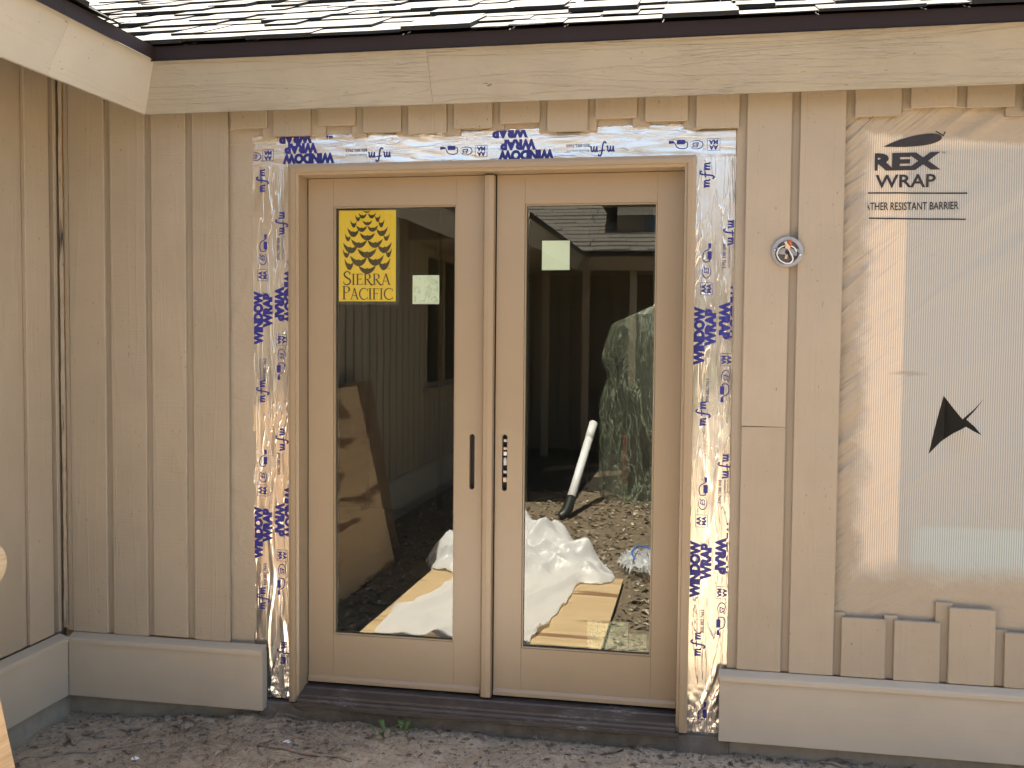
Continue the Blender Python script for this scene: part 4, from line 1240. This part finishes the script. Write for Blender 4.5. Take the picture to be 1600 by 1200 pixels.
dl = [f for f in bm.faces if near(f) and inside(f.calc_center_median().x, f.calc_center_median().z, TEAR)]
bmesh.ops.delete(bm, geom=dl, context='FACES')
for v in bm.verts:
    h = wrap_h(v.co.x, v.co.z)
    # the lower lip of the tear curls towards the viewer
    d_ = Vector((v.co.x - 1.69, v.co.z - 1.12)).length
    if v.co.z < 1.14 and d_ < .09: h += .030 * (1 - d_ / .09) ** 1.5
    if 1.15 < v.co.z < 1.25 and v.co.x > 1.69 and d_ < .12: h -= .008 * (1 - d_ / .12)
    v.co.y = .0335 - max(h, -.0005)
for f in bm.faces:
    f.normal_update()
    if f.normal.y > 0: f.normal_flip()
wrap = mesh_bm(bm, 'house_wrap', MAT['wrap'], None, True)
tag(wrap, 'pale woven house wrap with a black tear, stretched over the unfinished window opening', 'house wrap')
def wrap_print(b, cx, cz, nm, xmin=1.350):
    to_wall(b, cx, cz, 0)
    geom = lambda: list(b.verts) + list(b.edges) + list(b.faces)
    bmesh.ops.bisect_plane(b, geom=geom(), plane_co=(xmin, 0, 0), plane_no=(-1, 0, 0), clear_outer=True)
    for ax in (0, 2):
        vals = [v.co[ax] for v in b.verts]; q = min(vals) + .012
        while q < max(vals):
            co = [0, 0, 0]; co[ax] = q; no = [0, 0, 0]; no[ax] = 1
            bmesh.ops.bisect_plane(b, geom=geom(), plane_co=co, plane_no=no); q += .012
    for v in b.verts: v.co.y = .0335 - max(wrap_h(v.co.x, v.co.z), -.0005) - .0016 + v.co.y * .5
    for f in b.faces:
        f.normal_update()
        if f.normal.y > 0: f.normal_flip()
    mesh_bm(b, nm, MAT['ink_black'], wrap)
wrap_print(fit('REX', .232, .060, .0048), 1.474, 2.046, 'printed_words', 1.374)
wrap_print(fit('WRAP', .198, .045, .0012), 1.477, 1.979, 'printed_words')
wrap_print(fit('WEATHER RESISTANT BARRIER', .345, .027, .0004), 1.4785, 1.893, 'printed_words', 1.354)
wrap_print(fit('TM', .011, .006, .0), 1.598, 2.073, 'printed_words')
b = bmesh.new(); stroke2(b, [(-.162, .003), (.162, -.003)], .0048); wrap_print(b, 1.516, 1.937, 'printed_rule', 1.354)
b = bmesh.new(); stroke2(b, [(-.158, .004), (.158, -.004)], .0048); wrap_print(b, 1.517, 1.849, 'printed_rule', 1.358)
b = bmesh.new()
poly2(b, sp2([(-.105, -.020), (-.060, .000), (.0, .016), (.050, .021), (.080, .014), (.080, -.002), (.040, -.017), (-.035, -.023)], 5))
wrap_print(b, 1.507, 2.118, 'printed_swoosh', 1.38)
b = bmesh.new(); stroke2(b, sp2([(.062, .028), (.084, .016), (.088, .012), (.094, .026)]), [.001] + [.004] * 14 + [.005]); wrap_print(b, 1.507, 2.118, 'printed_swoosh', 1.38)
for cx, cz in NAILS:
    bm = bmesh.new(); bmesh.ops.create_circle(bm, cap_ends=True, segments=10, radius=.0060)
    to_wall(bm, cx, cz, .0335 - wrap_h(cx, cz) - .003); mesh_bm(bm, 'cap_nail', MAT['nailcap'], wrap)
# strip of sprayed wrap beside and above the doors
bm = bmesh.new()
def sheet(x0, x1, z0, z1, st_=.012, yb=.0345):
    nx_, nz_ = int((x1 - x0) / st_), int((z1 - z0) / st_)
    g_ = [[bm.verts.new((x0 + (x1 - x0) * i / nx_, yb - .0012 - .0022 * nz(8 * (x0 + (x1 - x0) * i / nx_) + 6 * (z0 + (z1 - z0) * j / nz_), 3 * (z0 + (z1 - z0) * j / nz_), 1) * (1 if z1 - z0 > 1 else .3) - .003 * abs(nz(25 * (x0 + (x1 - x0) * i / nx_) - 9 * (z0 + (z1 - z0) * j / nz_), 2, 2)) * (1 if z1 - z0 > 1 else .2), z0 + (z1 - z0) * j / nz_)) for i in range(nx_ + 1)] for j in range(nz_ + 1)]
    for j in range(nz_):
        for i in range(nx_): bm.faces.new((g_[j][i], g_[j][i + 1], g_[j + 1][i + 1], g_[j + 1][i]))
sheet(-1.05, -.920, .19, 2.17); sheet(-1.05, .93, 2.1705, 2.30)
w2 = mesh_bm(bm, 'house_wrap', MAT['wrap_tan'], None, True)
tag(w2, 'wrinkled strip of house wrap sprayed tan, left of the silver tape', 'house wrap')

# ================================================================== OUTDOOR LIGHT BOX WITH LOOSE WIRES
BX, BZ = 1.085, 1.735
jb = thing('junction_box', (BX, 0, BZ), 'round grey junction box with loose black and white wires on the siding', 'junction box')
def ring(r0, r1, n=32): return ([(BX + r1 * math.cos(2 * math.pi * i / n), BZ + r1 * math.sin(2 * math.pi * i / n)) for i in range(n)], [(BX + r0 * math.cos(2 * math.pi * i / n), BZ + r0 * math.sin(2 * math.pi * i / n)) for i in range(n)])
o_, i_ = ring(.040, .053)
bm = bmesh.new(); plate_bm(bm, o_, [i_], -.012, -.0005); mesh_bm(bm, 'box_rim', MAT['galv'], jb)
bm = bmesh.new(); plate_bm(bm, ring(.02, .0405)[0], [], -.004, -.001); mesh_bm(bm, 'box_back', MAT['darkbox'], jb)
bm = bmesh.new(); plate_bm(bm, [(BX - .038, BZ - .006), (BX + .038, BZ - .014), (BX + .039, BZ + .010), (BX - .036, BZ + .016)], [ring(0, .009, 12)[0]], -.011, -.008); mesh_bm(bm, 'mounting_strap', MAT['galv'], jb)
def wpath(pts): return smooth_path([(BX + a, b_, BZ + c_) for a, b_, c_ in pts], 8)
tube('wire', wpath([(-.008, -.022, .022), (-.028, -.028, .012), (-.037, -.030, -.008), (-.026, -.028, -.030), (-.006, -.026, -.041)]), .0022, MAT['wire_w'], jb, 6)
tube('wire', wpath([(.0, -.022, .012), (.008, -.034, -.004), (.017, -.036, -.026), (.008, -.034, -.040), (-.008, -.028, -.041)]), .0022, MAT['wire_w'], jb, 6)
tube('wire', wpath([(.005, -.022, .022), (.020, -.026, .014), (.031, -.022, .0)]), .0022, MAT['wire_w'], jb, 6)
tube('wire', wpath([(-.004, -.018, .018), (-.030, -.020, .010), (-.040, -.022, -.010), (-.026, -.020, -.034), (.0, -.018, -.040)]), .0022, MAT['wire_k'], jb, 6)
tube('wire', wpath([(.004, -.018, .016), (.026, -.022, .008), (.034, -.022, -.010), (.020, -.022, -.026), (.004, -.018, -.030)]), .0022, MAT['wire_k'], jb, 6)
tube('wire', wpath([(-.004, -.010, .002), (.004, -.016, -.008), (.010, -.016, -.024)]), .0018, MAT['wire_k'], jb, 6)
tube('wire_nut', [(BX + .004, -.022, BZ + .018), (BX + .006, -.026, BZ + .030), (BX + .007, -.028, BZ + .040)], [.008, .0075, .0045], MAT['nut'], jb, 10)
bm = bmesh.new(); plate_bm(bm, [(BX - .010, BZ + .012), (BX + .006, BZ + .008), (BX + .008, BZ + .016), (BX - .002, BZ + .026), (BX - .006, BZ + .036), (BX - .013, BZ + .033), (BX - .009, BZ + .022)], [], -.036, -.026); mesh_bm(bm, 'connector', MAT['beige'], jb)
bm = bmesh.new(); plate_bm(bm, [(BX - .010, BZ - .024), (BX - .001, BZ - .024), (BX + .001, BZ - .010), (BX - .007, BZ - .010)], [], -.014, -.010); mesh_bm(bm, 'ground_tag', MAT['beige'], jb)
for a, c_ in ((-.043, .007), (.042, -.010)):
    tube('screw', [(BX + a, -.018, BZ + c_), (BX + a, -.010, BZ + c_)], .0045, MAT['copper'], jb, 10)

# ================================================================== THINGS IN THE YARD
# plywood lying flat
o = box('plywood_sheet', -.90, .34, -2.42, -.92, -.102, -.086, MAT['ply'], None, .0008)
tag(o, 'golden plywood sheet lying flat on the dirt under the white plastic, reflected in the doors', 'plywood')
# leaning plywood (edge visible at the lower left, face reflected)
def leaning(name, y0, y1, xb, xt, z0, z1, th, mat, label, cat, grp=None):
    d_ = Vector((xt - xb, 0, z1 - z0)).normalized(); n_ = Vector((d_.z, 0, -d_.x))
    vs_ = []
    for yy in (y0, y1):
        for (px_, pz_, k_) in ((xb, z0, 0), (xt, z1, 0), (xt, z1, -1), (xb, z0, -1)):
            q = Vector((px_, yy, pz_)) + n_ * th * k_ * 1.0
            vs_.append(tuple(q))
    o = mesh_py(name, vs_, [(0, 1, 2, 3), (7, 6, 5, 4), (0, 4, 5, 1), (1, 5, 6, 2), (2, 6, 7, 3), (3, 7, 4, 0)], mat)
    bm = bmesh.new(); bm.from_mesh(o.data); bmesh.ops.recalc_face_normals(bm, faces=bm.faces)
    bmesh.ops.bevel(bm, geom=list(bm.edges), offset=.0008, segments=1, affect='EDGES'); bm.to_mesh(o.data); bm.free()
    return tag(o, label, cat, grp)
leaning('plywood_sheet', -2.72, -.905, -1.245, -1.525, -.135, 1.085, .018, MAT['ply_lean'], 'large plywood sheet leaning on the left wing, its edge at the lower left corner', 'plywood')
leaning('plank', -3.30, -2.40, -1.40, -1.615, -.135, 1.10, .035, MAT['brownboard'], 'brown plank standing behind the leaning plywood, reflected in the left door', 'plank')
# rounded wooden paddle end leaning by the left wing
bm = bmesh.new()
pts = arc(-.675, .50 + .135, .105, .085, -90, 90, 14)
pts = [(-1.2, .72)] + [(y_, z_) for y_, z_ in pts[::-1]] + [(-1.2, .55)]
for lay in (0, 1): pass
va = [bm.verts.new((-1.565, y_, z_)) for y_, z_ in pts]; vb = [bm.verts.new((-1.595, y_, z_)) for y_, z_ in pts]
bm.faces.new(va); bm.faces.new(vb[::-1])
for i in range(len(pts)): bm.faces.new((va[i], vb[i], vb[(i + 1) % len(pts)], va[(i + 1) % len(pts)]))
bmesh.ops.recalc_face_normals(bm, faces=bm.faces)
bmesh.ops.bevel(bm, geom=list(bm.edges), offset=.003, segments=1, affect='EDGES')
o = mesh_bm(bm, 'live_edge_slab', MAT['ply_edge'])
tag(o, 'round-ended pale wooden slab poking in at the left edge above the plywood', 'wood slab')

# white plastic sheeting
PL = [(-.825, -.90), (-.85, -1.31), (-.815, -1.506), (-.764, -1.821), (-.715, -2.17), (-.76, -2.33), (-.897, -2.365), (-1.033, -2.70), (-1.046, -2.945), (-.966, -3.257), (-.566, -3.84), (-.377, -3.683), (-.104, -3.669), (-.04, -3.337), (.035, -3.125), (.238, -2.72), (.285, -2.60), (.304, -2.316), (.234, -2.218), (.087, -2.201), (.081, -1.875), (.064, -1.619), (.032, -1.26), (-.011, -.90)]
bm = bmesh.new()
st_ = .02; gxn, gyn = 73, 155
def edge_d(x_, y_):
    m = 9
    for i in range(len(PL)):
        a, b = Vector(PL[i]), Vector(PL[(i + 1) % len(PL)]); p_ = Vector((x_, y_))
        t = max(0, min(1, (p_ - a).dot(b - a) / (b - a).length_squared)); m = min(m, (p_ - a - (b - a) * t).length)
    return m
vm = {}
def plv(i, j):
    if (i, j) in vm: return vm[i, j]
    x_, y_ = -1.10 + i * st_, -3.95 + j * st_
    x2 = x_ + .018 * nz(x_ * 5, y_ * 5, 1); y2 = y_ + .018 * nz(x_ * 5, y_ * 5, 5)
    d_ = edge_d(x_, y_) if inside(x_, y_, PL) else 0
    t = min(1, max(0, (-2.05 - y_) / .45)); t = t * t * (3 - 2 * t)
    wx, wy = x_ + .10 * nz(x_ * 2.6, y_ * 2.6, 11), y_ + .10 * nz(x_ * 2.6, y_ * 2.6, 17)
    tri = lambda q: abs((q % 1.0) - .5) * 2
    fl = .50 * tri(wx * .9 + wy * 1.5) + .28 * tri(wx * 2.3 - wy * 1.1 + .2) * tri(wy * 1.4 + .15) + .13 * tri(wx * 1.2 + wy * 3.7) + .07 * tri(wx * 6.1 - wy * 4.3)
    flat_ = .004 + .045 * tri((wx + .42 * wy) * 2.3 + .1) ** 5 + .018 * tri((wx + .30 * wy) * 5.3 + .4) ** 4 + .012 * tri(wx * .8 + wy * 2.6) ** 6
    lump = .02 + .30 * fl ** 1.3 + .05 * tri(wx * 4.4 + wy * 2.9 + .3) ** 4 + .04 * tri(wx * 1.9 - wy * 6.3) ** 5
    h = flat_ * (1 - t) + lump * t * min(1, d_ / .14) + .008 * t
    on_ply = -.92 < x_ < .36 and -2.45 < y_
    vm[i, j] = bm.verts.new((x2, y2, (-.085 if on_ply else max(-.118, zground(x_, y_) + .004)) + h))
    return vm[i, j]
for j in range(gyn):
    for i in range(gxn):
        if inside(-1.10 + (i + .5) * st_, -3.95 + (j + .5) * st_, PL): bm.faces.new((plv(i, j), plv(i + 1, j), plv(i + 1, j + 1), plv(i, j + 1)))
for _ in range(6): bmesh.ops.smooth_vert(bm, verts=[v for v in bm.verts if v.is_boundary], factor=.5, use_axis_x=True, use_axis_y=True)
bmesh.ops.recalc_face_normals(bm, faces=bm.faces)
o = mesh_bm(bm, 'plastic_sheet', MAT['plastic'], None, True)
md = o.modifiers.new('sub', 'SUBSURF'); md.levels = 1; md.render_levels = 1
tag(o, 'crumpled white plastic sheeting spread over the plywood, reflected in both doors', 'plastic sheet')
# clear plastic with blue edge
bm = bmesh.new(); vm = {}
CP = [(.27, -2.80), (.335, -3.1), (.52, -3.15), (.62, -2.85), (.51, -2.50), (.377, -2.49)]
for j in range(30):
    for i in range(16):
        xx, yy = .24 + i * .026, -3.2 + j * .026
        if inside(xx + .013, yy + .013, CP):
            q = []
            for a, b in ((0, 0), (1, 0), (1, 1), (0, 1)):
                kx = (i + a, j + b)
                if kx not in vm:
                    x_, y_ = .24 + (i + a) * .026, -3.2 + (j + b) * .026
                    vm[kx] = bm.verts.new((x_, y_, max(-.1, zground(x_, y_)) + .02 + .16 * max(0, .45 - abs(nz(x_ * 9, y_ * 9, 2))) * (1 if inside(x_, y_, CP) else .1)))
                q.append(vm[kx])
            bm.faces.new(q)
o = mesh_bm(bm, 'plastic_bag', MAT['clear'], None, True)
tag(o, 'small clear plastic bag with blue edging beside the white sheeting, reflected', 'plastic bag')
tube('blue_edge', smooth_path([(.40, -2.62, .0), (.37, -2.76, .015), (.41, -2.95, .02), (.52, -2.75, .02), (.58, -2.6, -.07)], 5), .006, flat('blue_tape_edge', (.04, .16, .55), .5), o, 6)
# plastic-wrapped bundle
bd = thing('wrapped_bundle', (.30, -5.78, -.12), 'tall bundle shrouded in greenish clear plastic, reflected in the right door', 'bundle')
vs_, fs = [], []; rings_, sg = 34, 56
for j in range(rings_ + 1):
    t = j / rings_
    for i in range(sg):
        a = 2 * math.pi * i / sg
        sh_ = 1 - .13 * math.exp(-((t - .70) / .10) ** 2) - (.22 * max(0, t - .82) / .18)
        fo = 1 + .14 * nz(math.cos(a) * 4, math.sin(a) * 4, t * 3.4) + .06 * nz(math.cos(a) * 11, math.sin(a) * 11, t * 2.5)
        x_ = .30 + .43 * math.cos(a) * sh_ * fo; y_ = -5.80 + .26 * math.sin(a) * sh_ * fo
        top = 1.62 + .42 * (x_ - 0.1)
        vs_.append((x_, y_, -.13 + (top + .13) * t + .03 * nz(a * 2, t * 6, 4) * t))
for j in range(rings_):
    for i in range(sg): fs.append((j * sg + i, j * sg + (i + 1) % sg, (j + 1) * sg + (i + 1) % sg, (j + 1) * sg + i))
fs.append(tuple(rings_ * sg + i for i in range(sg)))
mesh_py('plastic_shroud', vs_, fs, MAT['bundle'], bd, True)
for px_, w_ in ((.08, .05), (.36, .05)):
    box('red_post', px_, px_ + w_, -5.70, -5.64, .05 if px_ < .2 else -.05, .50 if px_ < .2 else .42, MAT['redlumber'], bd, .004)
box('crate', .12, .62, -5.98, -5.74, -.12, .95, MAT['mulch'], bd, .004)
# white pipe with black elbow
pp = thing('pipe', (-.31, -4.65, -.12), 'white plastic pipe with black elbow leaning on the wrapped bundle, reflected in the right door', 'pipe')
tube('pipe_body', [(-.305, -4.70, -.02), (-.195, -5.56, .60)], .038, MAT['pvc'], pp, 18)
tube('pipe_coupling', [(-.2155, -5.40, .485), (-.192, -5.583, .617)], .0405, MAT['pvc'], pp, 18)
tube('elbow', smooth_path([(-.296, -4.77, .03), (-.31, -4.66, -.045), (-.33, -4.60, -.085), (-.36, -4.58, -.105)], 4), .047, MAT['black'], pp, 14)

# ================================================================== LITTER
def in_view_strip(): return random.uniform(-1.72, 2.3), -abs(random.gauss(0, .26)) - .0 + .02
def litter(name, n, fn, mat, label, cat):
    vs_, fs = [], []
    for _ in range(n): fn(vs_, fs)
    o = mesh_py(name, vs_, fs, mat); o['kind'] = 'stuff'; tag(o, label, cat); return o
def leaf_bit(vs_, fs, pos=None, L=None):
    x_, y_ = pos or in_view_strip(); L = L or random.choice((.008, .012, .016, .022, .034)) * random.uniform(.7, 1.3); W = L * random.uniform(.25, .6)
    a = random.uniform(0, 6.28); ca, sa = math.cos(a), math.sin(a); z_ = zground(x_, y_) + .003
    b = len(vs_); cu1, cu2 = random.uniform(0, .35) * L, random.uniform(-.1, .3) * L
    for u_, w_, h_ in ((-.5, 0, 0), (-.1, -.5, cu1), (.5, 0, cu2), (-.1, .5, cu1 * random.uniform(.2, 1.2)), (0, 0, .05 * L)):
        vs_.append((x_ + u_ * L * ca - w_ * W * sa, y_ + u_ * L * sa + w_ * W * ca, z_ + h_))
    fs += [(b, b + 1, b + 4), (b + 1, b + 2, b + 4), (b + 2, b + 3, b + 4), (b + 3, b, b + 4)]
def straw_bit(vs_, fs, pos=None):
    if pos is None:
        if random.random() < .55: x_, y_ = random.uniform(-1.3, -.45), random.uniform(-.5, -.03)
        else: x_, y_ = in_view_strip()
    else: x_, y_ = pos
    L = random.uniform(.03, .12); w_ = random.uniform(.0006, .0013); a = random.uniform(0, 6.28); bend = random.uniform(-.5, .5)
    b = len(vs_); z_ = zground(x_, y_) + .003; n_ = 4; h = random.uniform(.0, .02)
    for i in range(n_ + 1):
        t = i / n_; aa = a + bend * t
        px_, py_ = x_ + math.cos(aa) * L * t, y_ + math.sin(aa) * L * t
        if py_ > 0: py_ *= .3
        zz = z_ + h * math.sin(math.pi * t) + .002
        for s_ in (-1, 1): vs_.append((px_ - math.sin(aa) * w_ * s_, py_ + math.cos(aa) * w_ * s_, zz + s_ * .0006))
    for i in range(n_): fs.append((b + 2 * i, b + 2 * i + 1, b + 2 * i + 3, b + 2 * i + 2))
OCT = [(1, 0, 0), (0, 1, 0), (-1, 0, 0), (0, -1, 0), (0, 0, 1), (.6, .6, .5), (-.6, .6, .5), (-.6, -.6, .5), (.6, -.6, .5)]
def pebble_bit(vs_, fs, pos=None, r_=None):
    x_, y_ = pos or in_view_strip(); r_ = r_ or random.choice((.0015, .002, .003, .004, .006)) * random.uniform(.7, 1.3); b = len(vs_); z_ = zground(x_, y_)
    a = random.uniform(0, 6.28); ex = random.uniform(.7, 1.2)
    for p_ in OCT:
        q = random.uniform(.85, 1.1)
        u_, w_ = p_[0] * ex * q, p_[1] * q
        vs_.append((x_ + r_ * (u_ * math.cos(a) - w_ * math.sin(a)), y_ + r_ * (u_ * math.sin(a) + w_ * math.cos(a)), z_ + r_ * (p_[2] * .8 + .1)))
    for i in range(4):
        j = (i + 1) % 4
        fs += [(b + i, b + j, b + 5 + i), (b + i, b + 5 + i, b + 5 + (i + 3) % 4), (b + 5 + i, b + 4, b + 5 + (i + 3) % 4)]
litter('leaf_litter', 1500, leaf_bit, MAT['litter'], 'small broken dry leaf bits scattered along the foot of the wall', 'leaf litter')
litter('pine_straw', 750, straw_bit, MAT['straw'], 'thin brown pine straw on the dirt below the doors', 'pine straw')
litter('gravel', 2200, pebble_bit, MAT['pebble'], 'fine grit and small pebbles in the dirt under the wall', 'gravel')
def chip_bit(vs_, fs):
    while True:
        x_, y_ = random.uniform(-1.65, 1.6), random.uniform(-6.3, -.6)
        if not (-.92 < x_ < .36 and -2.45 < y_ < -.9): break
    leaf_bit(vs_, fs, (x_, y_), random.uniform(.02, .07))
litter('wood_chips', 8000, chip_bit, MAT['chip'], 'brown mulch chips over the yard, reflected in the doors', 'wood chips')
# leaves one can count
LEAVES = [(-1.60, -.13, .085, .5, 'pale curled dry leaf in the corner of the two walls'), (-1.53, -.17, .06, 2.2, 'small round dry leaf beside the pale curled leaf in the corner'),
          (-1.37, -.12, .095, .1, 'brown dry leaf lying under the left skirt board'), (-1.30, -.05, .05, 1.1, 'small tan dry leaf close under the left skirt board'),
          (-1.17, -.05, .07, 2.7, 'pale dry leaf fragment on the spoil heap under the left skirt'), (-1.05, -.15, .045, .8, 'small dry leaf near the right end of the left skirt'),
          (.50, -.05, .10, .6, 'large folded tan leaf below the right door'), (.60, -.03, .05, 2.0, 'small tan leaf just right of the large folded one'),
          (-.16, -.02, .06, 1.9, 'long brown leaf leaning on the sill below the left door'), (1.30, .0, .07, .2, 'grey dry leaf half under the right skirt board'),
          (-1.25, -.33, .05, 2.9, 'narrow dry leaf on open dirt at the lower left'), (-.35, -.13, .04, .3, 'tiny tan leaf beside the green weed'),
          (.95, -.03, .055, 1.4, 'dry leaf under the bottom of the right tape')]
for x_, y_, L, a, lb in LEAVES:
    bm = bmesh.new(); nL, nW = 8, 4; g_ = []
    curl = random.uniform(.4, 1.1)
    for i in range(nL + 1):
        t = i / nL; w_ = L * (.20 + .05 * math.sin(a * 9)) * math.sin(math.pi * min(1, t * .92 + .06)) ** .8 * (1 + .5 * nz(t * 5, a * 3)) + .0008
        row = []
        for j in range(nW + 1):
            s_ = -1 + 2 * j / nW
            u_, v_ = (t - .5) * L, s_ * w_
            h = (abs(s_) * .45 + .35 * s_ * math.sin(t * 4 + a)) * w_ * curl + L * .25 * (t - .4) ** 2 * math.cos(a * 2) ** 2 + .006 * nz(u_ * 45, v_ * 45, a)
            row.append(bm.verts.new((x_ + u_ * math.cos(a) - v_ * math.sin(a), y_ + u_ * math.sin(a) + v_ * math.cos(a), zground(x_, y_) + .004 + h)))
        g_.append(row)
    for i in range(nL):
        for j in range(nW): bm.faces.new((g_[i][j], g_[i + 1][j], g_[i + 1][j + 1], g_[i][j + 1]))
    tag(mesh_bm(bm, 'dry_leaf', MAT['leaf'], None, True), lb, 'leaf', 'dry leaves at the foot of the wall')
STICKS = [((-1.62, -.42), (-1.20, -.25), .0045, 'long pale twig pointing at the left corner'), ((-1.60, -.20), (-1.50, -.30), .010, 'short split stick by the left footing'),
          ((-.78, -.26), (-.40, -.32), .008, 'gnarled root across the dirt below the left door'), ((1.24, .005), (1.34, -.06), .007, 'pale splinter under the right skirt board'),
          ((-.98, -.12), (-.78, -.03), .003, 'thin twig at the end of the left skirt board'), ((.28, -.12), (.40, -.10), .004, 'short reddish twig at the bottom edge below the right door')]
for (a, b, r_, lb) in STICKS:
    pts = []
    for i in range(9):
        t = i / 8; x_ = a[0] + (b[0] - a[0]) * t + .012 * nz(t * 4, r_ * 900); y_ = a[1] + (b[1] - a[1]) * t + .012 * nz(t * 4, r_ * 700, 3)
        pts.append((x_, y_, zground(x_, y_) + r_ * .8))
    o = tube('stick', pts, [r_ * (1 - .5 * abs(2 * i / 8 - 1)) * random.uniform(.8, 1.15) for i in range(9)], MAT['stick'], None, 7)
    tag(o, lb, 'stick', 'sticks on the dirt')
STONES = [(-1.46, -.20, .020, 'grey stone nearest the left corner of the walls'), (-1.15, -.28, .012, 'small pale stone on open dirt below the left skirt'), (-1.28, -.02, .014, 'rounded tan stone tucked under the left skirt'), (-1.0, -.02, .015, 'whitish stone on the spoil heap by the left tape'), (-.47, -.19, .011, 'white pebble near the root below the left door')]
for x_, y_, r_, lb in STONES:
    bm = bmesh.new(); bmesh.ops.create_icosphere(bm, subdivisions=2, radius=r_)
    for v in bm.verts:
        n_ = 1 + .35 * nz(v.co.x / r_ * 1.1 + x_ * 9, v.co.y / r_ * 1.1, v.co.z / r_ * 1.1)
        v.co = Vector((v.co.x * n_ * 1.2 + x_, v.co.y * n_ + y_, v.co.z * n_ * .65 + zground(x_, y_) + r_ * .25))
    tag(mesh_bm(bm, 'stone', MAT['stone'], None, True), lb, 'stone', 'stones on the dirt')
for x_, y_, s_, lb in ((-.69, -.205, .020, 'white crumpled paper scrap on the dirt below the left tape'), (-1.19, -.40, .016, 'white paper scrap at the bottom edge below the left skirt')):
    bm = bmesh.new(); g_ = [[bm.verts.new((x_ + (i - 2) * s_ * .35 + random.uniform(-.003, .003), y_ + (j - 1.5) * s_ * .35 + random.uniform(-.003, .003), zground(x_, y_) + .004 + abs(random.gauss(0, .006)))) for i in range(5)] for j in range(4)]
    for j in range(3):
        for i in range(4):
            if (i, j) not in ((0, 2), (3, 0)): bm.faces.new((g_[j][i], g_[j][i + 1], g_[j + 1][i + 1], g_[j + 1][i]))
    tag(mesh_bm(bm, 'paper_scrap', MAT['paper']), lb, 'paper', 'paper scraps on the dirt')
# weed seedlings
wd = thing('weed', (-.33, -.09, zground(-.33, -.09)), 'small green weed sprouting in the dirt below the left door', 'weed')
for k_, (dx, dy, a, L) in enumerate([(0, 0, .3, .055), (.05, .02, 1.0, .04), (-.03, .03, 2.4, .045), (.07, -.02, -.2, .05), (-.01, -.05, -1.5, .05), (.03, .05, 1.9, .035), (-.05, -.01, 3.3, .03)]):
    bx_, by_ = -.33 + dx, -.09 + dy; z_ = zground(bx_, by_)
    vs_, fs = [], []
    for i in range(7):
        t = i / 6; w_ = .011 * math.sin(math.pi * (t * .9 + .05)); px_, py_ = bx_ + math.cos(a) * L * t, by_ + math.sin(a) * L * t; h = z_ + .005 + .035 * math.sin(t * 2.2)
        vs_ += [(px_ - math.sin(a) * w_, py_ + math.cos(a) * w_, h + .003), (px_, py_, h), (px_ + math.sin(a) * w_, py_ - math.cos(a) * w_, h + .003)]
    for i in range(6): fs += [(3 * i, 3 * i + 1, 3 * i + 4, 3 * i + 3), (3 * i + 1, 3 * i + 2, 3 * i + 5, 3 * i + 4)]
    mesh_py('weed_leaf', vs_, fs, MAT['green'], wd, True)
